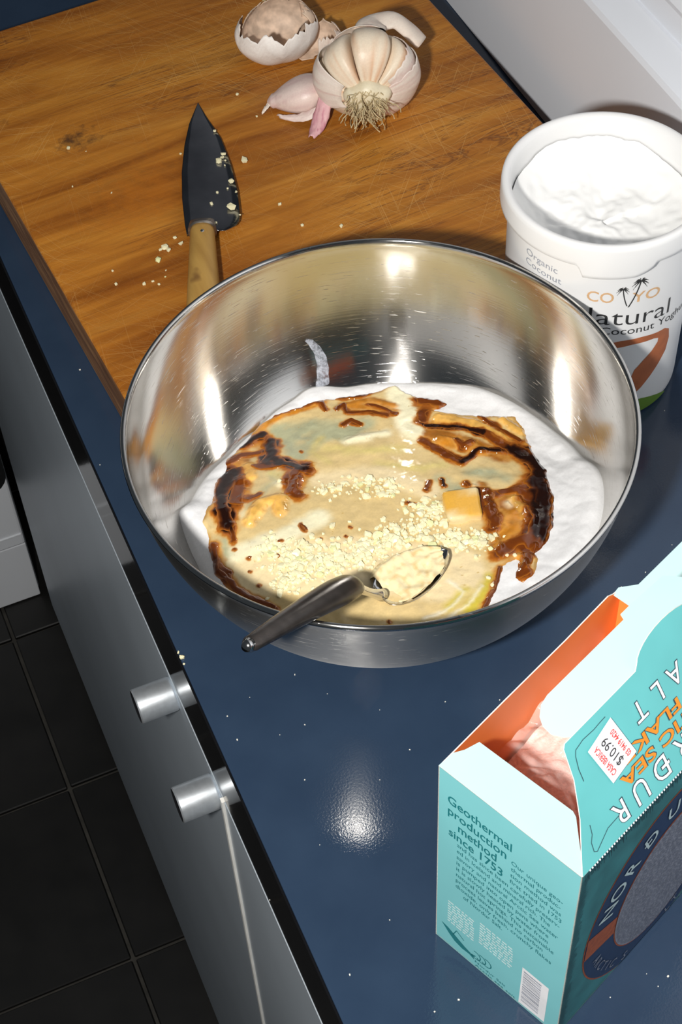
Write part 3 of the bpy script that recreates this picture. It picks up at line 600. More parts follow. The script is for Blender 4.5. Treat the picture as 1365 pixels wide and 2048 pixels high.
# ------------------------------------------------------------------ spoon
def spoon():
    root = empty('spoon', (.0413, -.1062, .1165)); tag(root, 'spoon with tapered dark handle leaning over the near rim of the bowl', 'spoon')
    H = np.array([.0841, -.0744, .080]); E = np.array([.0115, -.1283, .1425]); O = np.array(root.location)
    L = np.linalg.norm(H-E); d = (H-E)/L; side = np.cross(d, [0, 0, 1]); side /= np.linalg.norm(side); up = np.cross(side, d)
    ts = np.concatenate([[0, .004, .015, .035], np.linspace(.07, .93, 16), [.965, .985, .997, 1.0]])
    V = []; F = []; n = 28
    for t in ts:
        w = .0040+(.0082-.0040)*min(1, t/.80)**.9; w *= 1-.12*max(0, (t-.8)/.2)
        e = 1.0
        if t < .035: e = math.sqrt(max(0, 1-(1-t/.035)**2))
        if t > .93: e = math.sqrt(max(0, 1-((t-.93)/.07)**2))*.80+.20 if t < 1 else .15
        c = E+d*L*t+up*.0012*math.sin(math.pi*t)
        for k in range(n):
            a = 2*math.pi*k/n; V.append(c+side*w*e*math.cos(a)+up*w*.72*e*math.sin(a)-O)
    m_ = len(ts)
    for i in range(m_-1):
        for k in range(n): F.append((i*n+k, i*n+(k+1) % n, (i+1)*n+(k+1) % n, (i+1)*n+k))
    F += [tuple(range(n))[::-1], tuple((m_-1)*n+k for k in range(n))]
    mesh_np('handle', V, F, M_spoonh, root)
    V, F = tube([E-O-d*.0004+d*.0, E-O+d*.0028], [.0022, .0034], 20); o = mesh_np('end_cap', V-np.array(d)*.0006, F, M_spoon, root); o['label'] = 'bright metal end cap'
    # neck and bowl of the spoon
    tip = np.array([.1405, -.0600, .0545]); base = np.array([.0975, -.0705, .0560])
    P = []; 
    for t in np.linspace(0, 1, 9): P.append((1-t)**2*(H-d*.004)+2*t*(1-t)*np.array([.0905, -.0722, .0655])+t*t*(base+np.array([.002, 0, 0])))
    V, F = tube(np.array(P)-O, [.0026]*3+[.0024, .0022, .0022, .0024, .0028, .0034], 14); mesh_np('neck', V, F, M_spoon, root)
    ax = tip-base; Lb = np.linalg.norm(ax); ax /= Lb; sd = np.cross(ax, [0, 0, 1]); sd /= np.linalg.norm(sd); nu = np.cross(sd, ax)
    V = []; F = []; NU, NV = 28, 20
    for lay in (0, 1):
        for i in range(NU+1):
            s = i/NU; hw = .0128*math.sin(math.pi*min(1, s*1.0)**.72)**.52 if 0 < s < 1 else .0004
            for j in range(NV+1):
                q_ = j/NV*2-1; dep = -.0062*(1-q_*q_)*math.sin(math.pi*s)**.7-.0
                V.append(base+ax*Lb*s+sd*hw*q_+nu*(dep+.0035*s*s+(0 if lay == 0 else -.0008))-O)
    N1 = (NU+1)*(NV+1)
    for lay in (0, 1):
        for i in range(NU):
            for j in range(NV):
                k = lay*N1+i*(NV+1)+j; f = (k, k+1, k+NV+2, k+NV+1); F.append(f if lay == 0 else f[::-1])
    for i in range(NU):
        for j in (0, NV):
            k = i*(NV+1)+j; F.append((k, k+NV+1, N1+k+NV+1, N1+k))
    mesh_np('spoon_bowl', V, F, M_spoon, root)
spoon()

# ------------------------------------------------------------------ knife
def knife():
    root = empty('kitchen_knife', (.1150, .2230, BT)); tag(root, 'small kitchen knife with dark blade and worn wooden handle on the chopping board', 'knife')
    O = np.array([.1150, .2230, BT])
    left = [(.1585, .3618), (.1448, .3408), (.1343, .3206), (.1234, .2953), (.1146, .2700), (.1077, .2456), (.1057, .2366)]
    right = [(.1580, .3435), (.1586, .3183), (.1543, .2879), (.1487, .2619), (.1422, .2408), (.1398, .2353), (.1363, .2314), (.1281, .2298), (.1240, .2318)]
    # resample both edges and span the blade between them
    def resample(P, n):
        P = np.array(P); s = np.concatenate([[0], np.cumsum(np.linalg.norm(np.diff(P, axis=0), axis=1))]); t = np.linspace(0, s[-1], n)
        return np.stack([np.interp(t, s, P[:, 0]), np.interp(t, s, P[:, 1])], 1)
    n = 60; Lp = resample(left, n); Rp = resample([left[0]]+right, n)
    V = []; F = []; m_ = 8
    tilt = lambda y: .0008+.0062*np.clip((.362-y)/.13, 0, 1)     # the handle lifts the heel off the board
    for i in range(n):
        for j in range(m_+1):
            q_ = j/m_; P = Lp[i]*(1-q_)+Rp[i]*q_; half = .0011*(1-q_)**.8*min(1, i/8)+.00012
            V.append((*P, tilt(P[1])+half)); 
    N1 = len(V)
    for i in range(n):
        for j in range(m_+1):
            q_ = j/m_; P = Lp[i]*(1-q_)+Rp[i]*q_; half = .0011*(1-q_)**.8*min(1, i/8)+.00012
            V.append((*P, tilt(P[1])-half))
    for i in range(n-1):
        for j in range(m_):
            k = i*(m_+1)+j; F.append((k, k+1, k+m_+2, k+m_+1)); F.append((N1+k, N1+k+m_+1, N1+k+m_+2, N1+k+1))
    for i in range(n-1):
        for j in (0, m_): k = i*(m_+1)+j; F.append((k, k+m_+1, N1+k+m_+1, N1+k))
    k = (n-1)*(m_+1)
    for j in range(m_): F.append((k+j, k+j+1, N1+k+j+1, N1+k+j))
    V = np.array(V)-np.array([O[0], O[1], 0]); b = mesh_np('blade', V, F, M_blade, root)
    # handle axis
    A = np.array([.1150, .2335, .0098]); B = np.array([.0795, .1330, .0098]); d = (B-A); L = np.linalg.norm(d); d /= L; sd = np.array([-d[1], d[0], 0])*1.0; up = np.array([0, 0, 1.])
    def sweep(t0, t1, wf, hf, m=16, nn=26, dome=0):
        V = []; F = []
        for i in range(m+1):
            t = t0+(t1-t0)*i/m; c = A+d*L*t; w = wf(t); h = hf(t)
            for k in range(nn):
                a = 2*math.pi*k/nn; ca, sa = math.cos(a), math.sin(a)
                V.append(c+sd*w*math.copysign(abs(ca)**.85, ca)+up*h*math.copysign(abs(sa)**.85, sa)-np.array([O[0], O[1], 0]))
        for i in range(m):
            for k in range(nn): F.append((i*nn+k, i*nn+(k+1) % nn, (i+1)*nn+(k+1) % nn, (i+1)*nn+k))
        F += [tuple(range(nn))[::-1], tuple(m*nn+k for k in range(nn))]
        return V, F
    wf = lambda t: (.0074+.0030*min(1, t*1.6)) if t < .93 else .0104*math.sqrt(max(.02, 1-((t-.93)/.075)**2))
    hf = lambda t: (.0070+.0022*min(1, t*2.2)) if t < .93 else .0092*math.sqrt(max(.02, 1-((t-.93)/.075)**2))
    V, F = sweep(.0, 1.0, wf, hf, 30); h = mesh_np('handle', V, F, M_handle, root)
    V, F = sweep(-.075, .012, lambda t: .0076+.0140*(t+.075), lambda t: .0026+.072*(t+.075), 8); mesh_np('bolster', V, F, M_bolster, root)
    bm = bmesh.new(); bmesh.ops.create_uvsphere(bm, u_segments=12, v_segments=8, radius=.0013)
    c = A+d*L*.085; 
    for v in bm.verts: v.co = Vector((c[0]+.0006-O[0]+v.co.x, c[1]-O[1]+v.co.y, .0098+hf(.085)+v.co.z*.4-.0001))
    bm_obj('rivet', bm, M_spoon, h, True)['label'] = 'tiny bright steel rivet'
knife()

# ------------------------------------------------------------------ garlic pieces on the board and blade
rnd = random.Random(3)
BITS = [bit_mesh(rnd, M_garlicgreen if k == 3 else M_garlicbit, 'garlic_piece') for k in range(6)]
def bit(name, x, y, z, s, label, cat, group, flat=.6, mesh=None):
    o = bpy.data.objects.new(name, mesh or BITS[rnd.randrange(6)]); COL.objects.link(o)
    o.scale = (s*rnd.uniform(.9, 1.3), s*rnd.uniform(.7, 1), s*flat); o.location = (x, y, z+s*flat*.72); o.rotation_euler = (0, 0, rnd.uniform(0, 6.3)); tag(o, label, cat, group); return o
def crumb_place(x, y, s):
    if x < .07 and y > .30: return 'small pale garlic crumb near the dark stain on the board', 'crumbs by the dark stain'
    if x < .125 and y < .26: return ('larger' if s > 11 else 'tiny')+' garlic crumb scattered left of the knife handle', ('larger' if s > 11 else 'tiny')+' crumbs left of the knife handle'
    if x < .15 and y > .26: return 'garlic crumb touching the left edge of the knife blade', 'crumbs at the left blade edge'
    if y > .31: return 'thin garlic sliver between the blade and the single clove', 'slivers by the clove'
    if s > 20: return 'chunky garlic crumb right of the middle of the blade', 'crumb right of the blade'
    return 'small garlic crumb on the bare board between knife and tub', 'crumbs between knife and tub'
for x, y, s in BOARD_BITS:
    lb, gr = crumb_place(x*1e-4, y*1e-4, s); bit('garlic_crumb', x*1e-4, y*1e-4, BT, s*1e-4, lb, 'garlic piece', gr)
for x, y, s in BLADE_BITS:
    yy = y*1e-4; z = BT+.0008+.0062*min(1, max(0, (.362-yy)/.13))+.0006
    lb = ('lone garlic crumb on the blade edge nearest the knife tip' if yy > .33 else 'chunky garlic flake near the heel of the dark blade' if s > 28 else
          ('larger' if s > 16 else 'tiny')+' garlic crumb in the cluster halfway along the blade edge' if yy > .292 else
          'garlic crumb on the blade between the cluster and the heel' if yy > .262 else 'small garlic crumb on the blade right above the handle')
    bit('garlic_crumb', x*1e-4, yy, z, s*1e-4, lb, 'garlic piece', lb.replace('garlic crumb', 'crumbs'))
def speck_mesh():
    bm = bmesh.new(); bmesh.ops.create_cube(bm, size=1.4)
    me = bpy.data.meshes.new('salt_speck'); bm.to_mesh(me); bm.free(); me.materials.append(M_speck); return me
SPM = speck_mesh()
for x, y in SPECKS: bit('salt_speck', x*1e-4, y*1e-4, .0, rnd.uniform(.00025, .0006), 'tiny pale speck on the navy worktop', 'speck', 'specks on the worktop', .6, SPM)
for i, (x, y) in enumerate(((.0016, -.0225), (.0024, -.0262), (.0019, -.0305))):
    bit('edge_crumb', x, y, 0, (.0009, .0015, .0007)[i], 'small crumb on the worktop edge above the knobs', 'crumb', 'crumbs on the worktop edge', .8)

# ------------------------------------------------------------------ garlic
def paint_garlic(V, axis_p, axis_d, base, streak, amount, seed, scale=60):
    V = np.asarray(V); d = axis_d/np.linalg.norm(axis_d); r = V-axis_p; t = r@d; q_ = r-np.outer(t, d)
    a = np.cross(d, [0, 0, 1.]); a /= np.linalg.norm(a); b = np.cross(d, a); phi = np.arctan2(q_@b, q_@a)
    n = fbm(phi*scale/9, t*45, seed); n2 = fbm(phi*3, t*60, seed+3)
    k = np.clip(n*1.4+.15, 0, 1)*amount; c = np.array(base)*(1-k[:, None])+np.array(streak)*k[:, None]
    return np.clip(c*(1+.10*n2[:, None]), 0, .98)
def frame(d, up=(0, 0, 1)):
    d = np.array(d, float); d /= np.linalg.norm(d); a = np.cross(d, up); a /= np.linalg.norm(a); b = np.cross(a, d); return d, a, b   # axis, side, up
def garlic_bulb():
    base = np.array([.2500, .2880, .0610]); ax, sd, up = frame((.34, .93, .10))
    root = empty('garlic_bulb', (.262, .312, BT)); O = np.array([.262, .312, BT])
    tag(root, 'whole broken-open garlic bulb with roots and stem, on the chopping board', 'garlic')
    L = .052; R = .0338; C = base+np.array([0, 0, .0])
    def Rp(t): return R*(math.sin(math.pi*min(1, max(0, t))**.78)**.62 if 0 < t < 1 else 0)*(1.0-.10*t)
    def P(t, phi, r): return C+ax*L*t+(sd*math.cos(phi)+up*math.sin(phi))*r
    edges = [8, 52, 112, 158, 205, 250, 300, 335, 368]
    gaps = [1.5]*9
    for i in range(8):
        a0, a1 = math.radians(edges[i]+1.2), math.radians(edges[i+1]-1.2)
        V = []; F = []; nt, na = 26, 16; rsc = (1.0, 1.02, .97, 1.0, .98, 1, .96, .99)[i]
        for it in range(nt+1):
            t = .03+.94*it/nt; Ro = Rp(t)*rsc
            for k in range(na):                      # outer arc with rounded shoulders
                s = k/(na-1); lob = (1-(2*s-1)**6)**.5 if 0 < s < 1 else .0
                ro = Ro*(.62+.38*lob); V.append(P(t, a0+(a1-a0)*s, ro))
            V.append(P(t, (a0+a1)/2, Ro*.10))
        w = na+1
        for it in range(nt):
            for k in range(w): F.append((it*w+k, it*w+(k+1) % w, (it+1)*w+(k+1) % w, (it+1)*w+k))
        F += [tuple(range(w))[::-1], tuple(nt*w+k for k in range(w))]
        cc = paint_garlic(V, C, ax, (.90, .77, .60), (.72, .40, .22), .85, i*1.3, 70)
        mesh_np('clove', np.array(V)-O, F, M_garlic, root, True, cc)
    # torn papery wrappers still hugging the right and top
    for k, (p0, p1, t0, t1, sc) in enumerate(((-75, 38, .05, 1.0, 1.05), (-60, 22, .02, .98, 1.10), (150, 215, .05, .9, 1.06), (60, 175, .80, 1.04, 1.16))):
        V = []; F = []; nu, nv = 34, 26
        for i in range(nu+1):
            for j in range(nv+1):
                s = i/nu; q_ = j/nv; jag = math.radians(8*mnoise.noise(Vector((q_*6, k*3.1, 1))) + 4*mnoise.noise(Vector((q_*19, k, 4))))
                phi = math.radians(p0)+(math.radians(p1-p0)+jag)*s; t = t0+(t1-t0)*q_
                rr = (max(Rp(min(t, .999)), .004) if t < 1 else .004)*sc+.0007*mnoise.noise(Vector((s*5, q_*4, k)))
                V.append(P(min(t, 1.05), phi, rr))
        for i in range(nu):
            for j in range(nv): q2 = i*(nv+1)+j; F.append((q2, q2+1, q2+nv+2, q2+nv+1))
        cc = paint_garlic(V, C, ax, (.88, .80, .72), (.62, .34, .32), .5, 9+k, 110)
        o = mesh_np('papery_skin', np.array(V)-O, F, M_skin, root, True, cc); md = o.modifiers.new('s', 'SOLIDIFY'); md.thickness = .0003
    # stem: flattened papery tube bending to the right
    S0 = P(.90, 1.2, .008); pts = [P(.80, 1.3, .016), P(.95, 1.25, .015), P(1.08, .9, .014), np.array([.2900, .3350, .0790]), np.array([.2985, .3290, .0700]), np.array([.3040, .3225, .0625])]
    pts = np.array(pts); tt = np.linspace(0, 1, 26); q = np.linspace(0, 1, len(pts)); PP = np.stack([np.interp(tt, q, pts[:, i]) for i in range(3)], 1)
    for _ in range(4): PP[1:-1] = (PP[:-2]+PP[1:-1]*2+PP[2:])/4
    V = []; F = []; n = 18; T = np.gradient(PP, axis=0); T /= np.linalg.norm(T, axis=1)[:, None]
    for i in range(len(PP)):
        a = np.cross(T[i], [0, 0, 1]); a /= np.linalg.norm(a); b = np.cross(a, T[i]); w = .0105*(1-tt[i])+.0066*tt[i]; h = .0052*(1-tt[i])+.0024*tt[i]
        for k in range(n):
            c_ = 2*math.pi*k/n; rr = 1+.10*math.sin(3*c_+i*.2); V.append(PP[i]+a*w*rr*math.cos(c_)+b*h*rr*math.sin(c_))
    for i in range(len(PP)-1):
        for k in range(n): F.append((i*n+k, i*n+(k+1) % n, (i+1)*n+(k+1) % n, (i+1)*n+k))
    F.append(tuple((len(PP)-1)*n+k for k in range(n)))
    cc = paint_garlic(V, PP[-1], PP[-1]-PP[0], (.84, .74, .64), (.66, .46, .38), .5, 5, 60)
    mesh_np('stem', np.array(V)-O, F, M_skin, root, True, cc)
    # basal plate: pale wedge
    V = []; F = []; n = 30; rings = [(-.006, .0085), (-.0045, .0125), (-.001, .0150), (.0035, .0150), (.006, .0120)]
    for dz, r in rings:
        for k in range(n):
            c_ = 2*math.pi*k/n; V.append(C+ax*dz+(sd*math.cos(c_)+up*math.sin(c_)*.80)*r*(1+.07*math.sin(5*c_)))
    for i in range(len(rings)-1):
        for k in range(n): F.append((i*n+k, i*n+(k+1) % n, (i+1)*n+(k+1) % n, (i+1)*n+k))
    F += [tuple(range(n))[::-1], tuple((len(rings)-1)*n+k for k in range(n))]
    cc = paint_garlic(V, C, ax, (.86, .78, .58), (.70, .55, .32), .4, 2, 60)
    mesh_np('basal_plate', np.array(V)-O, F, M_garlic, root, True, cc)
    # roots: a mat of dry threads under the plate
    VV = []; FF = []; n0 = 0; rr = random.Random(8)
    for i in range(130):
        c_ = rr.uniform(0, 6.28); r0 = rr.uniform(.001, .0135); p = C-ax*.005+(sd*math.cos(c_)+up*math.sin(c_)*.8)*r0
        dv = -ax*rr.uniform(.1, .8)+sd*rr.uniform(-1.3, 1.3)+np.array([0, 0, -1])*rr.uniform(.3, 1.2); dv /= np.linalg.norm(dv); pts = [p]
        for s in range(7):
            dv = dv+np.array([rr.uniform(-.6, .6), rr.uniform(-.6, .6), rr.uniform(-.75, .35)]); dv /= np.linalg.norm(dv); q_ = pts[-1]+dv*rr.uniform(.0014, .0026)
            if q_[2] < BT+.0008: q_[2] = BT+.0008+rr.uniform(0, .0006); dv[2] = abs(dv[2])*.3
            pts.append(q_)
        V, F = tube(pts, .00034, 5, False); VV.append(V); FF += [tuple(k+n0 for k in f) for f in F]; n0 += len(V)
    tag(mesh_np('roots', np.vstack(VV)-O, FF, M_root, root, True), kind='stuff')
garlic_bulb()
def garlic_clove():
    P0 = np.array([.2285, .3250, .0490]); P1 = np.array([.1985, .3375, .0440]); ax, sd, up = frame(P1-P0); L = .041; O = np.array([.2163, .3288, BT])
    root = empty('garlic_clove', O); tag(root, 'single pinkish garlic clove in loose purple-tipped skin, left of the bulb', 'garlic clove')
    C = P0-ax*.008; V = []; F = []; n, m_ = 28, 24
    for i in range(m_+1):
        t = i/m_; r = .0150*(math.sin(math.pi*t**.80)**.66 if 0 < t < 1 else 0.02)*(1-.25*t)+(.0012 if t > .9 else 0)
        cen = C+ax*L*t+up*(-.004*t)
        for k in range(n):
            a = 2*math.pi*k/n; rr = r*(1+.10*math.cos(2*a)+.04*math.cos(3*a)); V.append(cen+sd*rr*math.cos(a)+up*rr*.86*math.sin(a))
    for i in range(m_):
        for k in range(n): F.append((i*n+k, i*n+(k+1) % n, (i+1)*n+(k+1) % n, (i+1)*n+k))
    V = np.array(V); V[:, 2] = np.maximum(V[:, 2], BT+.0005)
    cc = paint_garlic(V, C, ax, (.82, .66, .60), (.60, .36, .36), .6, 3, 80)
    mesh_np('clove_body', V-O, F, M_garlic, root, True, cc)
    def flap(name, pts, nrm, wid, base, streak, seed, label=None):
        pts = np.array(pts, float); tt = np.linspace(0, 1, 18); q = np.linspace(0, 1, len(pts)); PP = np.stack([np.interp(tt, q, pts[:, i]) for i in range(3)], 1)
        for _ in range(3): PP[1:-1] = (PP[:-2]+PP[1:-1]*2+PP[2:])/4
        V = []; F = []; nv = 10; nrm = np.array(nrm, float); nrm /= np.linalg.norm(nrm)
        for i in range(18):
            w = wid*(math.sin(math.pi*(.12+.80*tt[i]))**.8)*(1+.12*mnoise.noise(Vector((i*.7, seed, 0))))
            for j in range(nv+1):
                s = j/nv*2-1; curl = (1-s*s)*wid*.35
                V.append(PP[i]+nrm*w*s+np.array([0, 0, curl+.0008*mnoise.noise(Vector((i*.5, j*.6, seed)))]))
        for i in range(17):
            for j in range(nv): k = i*(nv+1)+j; F.append((k, k+1, k+nv+2, k+nv+1))
        V = np.array(V); V[:, 2] = np.maximum(V[:, 2], BT+.0004)
        cc = paint_garlic(V, PP[0], PP[-1]-PP[0], base, streak, .7, seed, 120)
        o = mesh_np(name, V-O, F, M_skin, root, True, cc); md = o.modifiers.new('s', 'SOLIDIFY'); md.thickness = .0003
        if label: o['label'] = label
    flap('skin_flap', [(.2330, .3160, .0560), (.2275, .3080, .0470), (.2190, .3005, .0375), (.2125, .2950, .0362)], (.72, -.68, 0), .0052, (.72, .42, .44), (.48, .12, .20), 4, 'purple-pink torn skin')
    flap('skin_flap', [(.2240, .3110, .0440), (.2150, .3120, .0395), (.2060, .3190, .0370), (.2010, .3240, .0366)], (.35, -.9, 0), .0050, (.82, .68, .62), (.66, .42, .42), 6)
    flap('skin_flap', [(.2020, .3350, .0420), (.1965, .3345, .0385), (.1925, .3320, .0366)], (.3, .9, 0), .0028, (.84, .74, .64), (.7, .5, .4), 7)
garlic_clove()
def garlic_husk():
    O = np.array([.2300, .3830, BT]); root = empty('garlic_husk', O); tag(root, 'empty torn white garlic husk with jagged edges, behind the bulb and clove', 'garlic skin')
    def shell(c, rx, ry, rz, p0, p1, top, seed, bc, sc, name, inner=False, squash=1, label=None):
        V = []; F = []; nu, nv = 64, 22
        for i in range(nu+1):
            phi = math.radians(p0+(p1-p0)*i/nu)
            jag = top+.34*mnoise.noise(Vector((i*.17, seed, 0)))+.22*mnoise.noise(Vector((i*.55, seed, 3)))+(.12 if i % 11 == 4 else 0)
            for j in range(nv+1):
                th = -math.pi/2*.86+(jag+math.pi/2*.86)*j/nv; wob = 1+.05*mnoise.noise(Vector((i*.11, j*.14, seed)))
                V.append((c[0]+rx*wob*math.cos(th)*math.cos(phi), c[1]+ry*wob*math.cos(th)*math.sin(phi), c[2]+rz*math.sin(th)*wob))
        for i in range(nu):
            for j in range(nv): k = i*(nv+1)+j; F.append((k, k+1, k+nv+2, k+nv+1))
        V = np.array(V); V[:, 2] = np.maximum(V[:, 2], BT+.0004)
        cc = paint_garlic(V, np.array(c), np.array([.2, .9, .4]), bc, sc, .5, seed, 120)
        o = mesh_np(name, V-O, F, [M_skin, M_huskin] if inner else [M_huskin, M_skin], root, True, cc); md = o.modifiers.new('s', 'SOLIDIFY'); md.thickness = .0005; md.material_offset = 1; md.offset = 0
        if label: o['label'] = label
    shell((.2270, .3880, .0545), .0285, .0225, .0215, 130, 395, .34, 2.1, (.92, .87, .82), (.70, .60, .54), 'outer_husk')
    shell((.2290, .3890, .0555), .0255, .0205, .0190, -40, 160, .62, 5.3, (.76, .57, .42), (.52, .33, .22), 'inner_husk', label='brown inner skin')
    shell((.2505, .3720, .0480), .0165, .0150, .0170, -110, 170, .55, 7.7, (.82, .70, .60), (.58, .38, .32), 'side_husk')
    VV = []; FF = []; n0 = 0; rr = random.Random(5)
    for i in range(30):
        p = np.array([.236+rr.uniform(-.009, .009), .4115+rr.uniform(-.003, .003), .0640]); dv = np.array([rr.uniform(-.4, .4), .6, rr.uniform(.1, .7)]); pts = [p]
        for s in range(5):
            dv = dv+np.array([rr.uniform(-.6, .6), rr.uniform(-.4, .4), rr.uniform(-.5, .4)]); dv /= np.linalg.norm(dv); pts.append(pts[-1]+dv*.0016)
        V, F = tube(pts, .0003, 5, False); VV.append(V); FF += [tuple(k+n0 for k in f) for f in F]; n0 += len(V)
    tag(mesh_np('roots', np.vstack(VV)-O, FF, M_root, root, True), kind='stuff')
M_huskin = simple('husk_inside_skin', (.66, .50, .38), .6, 0, .25, 150, .3, 400)
garlic_husk()

# ------------------------------------------------------------------ lettering
def glyphs(text, size, bold=0.0, width=None, align='LEFT', shear=0):
    cu = bpy.data.curves.new('t', 'FONT'); cu.body = text; cu.size = size; cu.align_x = align; cu.fill_mode = 'FRONT'; cu.resolution_u = 3; cu.offset = bold; cu.shear = shear
    o = bpy.data.objects.new('t', cu); me = bpy.data.meshes.new_from_object(o)
    V = np.array([v.co[:2] for v in me.vertices]) if len(me.vertices) else np.zeros((0, 2)); F = [tuple(p.vertices) for p in me.polygons]
    bpy.data.objects.remove(o); bpy.data.curves.remove(cu); bpy.data.meshes.remove(me)
    if width and len(V):
        x0, x1 = V[:, 0].min(), V[:, 0].max(); V[:, 0] = (V[:, 0]-x0)*width/(x1-x0)
    return V, F
class Print:
    """collects flat print (2D) and lays it on a surface given by fn(V2)->V3"""
    def __init__(s): s.V = []; s.F = []; s.n = 0
    def add(s, V, F):
        if len(V): s.V.append(np.asarray(V, float)); s.F += [tuple(i+s.n for i in f) for f in F]; s.n += len(V)
    def text(s, t, x, y, size, rot=0, width=None, bold=0, align='LEFT', shear=0):
        V, F = glyphs(t, size, bold, width, align, shear); c, n = math.cos(rot), math.sin(rot)
        if len(V): s.add(np.stack([x+V[:, 0]*c-V[:, 1]*n, y+V[:, 0]*n+V[:, 1]*c], 1), F)
    def poly(s, P):
        P = [tuple(p) for p in P]; tr = tessellate_polygon([[Vector((*p, 0)) for p in P]]); s.add(P, tr)
    def line(s, P, w):
        P = np.array(P, float)
        for a, b in zip(P[:-1], P[1:]):
            d = b-a; L = np.linalg.norm(d)+1e-12; n = np.array([-d[1], d[0]])/L*w/2; s.add([a-n, b-n, b+n, a+n], [(0, 1, 2, 3)])
    def done(s, name, fn, mat, parent, cuts=None, label=None):
        V = np.vstack(s.V); F = s.F
        if cuts:
            bm = bmesh.new(); vs = [bm.verts.new((*v, 0)) for v in V]
            for f in F:
                try: bm.faces.new([vs[i] for i in f])
                except ValueError: pass
            x0, x1 = V[:, 0].min(), V[:, 0].max(); x = x0+cuts
            while x < x1:
                bmesh.ops.bisect_plane(bm, geom=bm.verts[:]+bm.edges[:]+bm.faces[:], plane_co=(x, 0, 0), plane_no=(1, 0, 0)); x += cuts
            bm.verts.index_update(); V = np.array([v.co[:2] for v in bm.verts]); F = [tuple(v.index for v in f.verts) for f in bm.faces]; bm.free()
        o = mesh_np(name, fn(V), F, mat, parent, False)
        if label: o['label'] = label
        return o

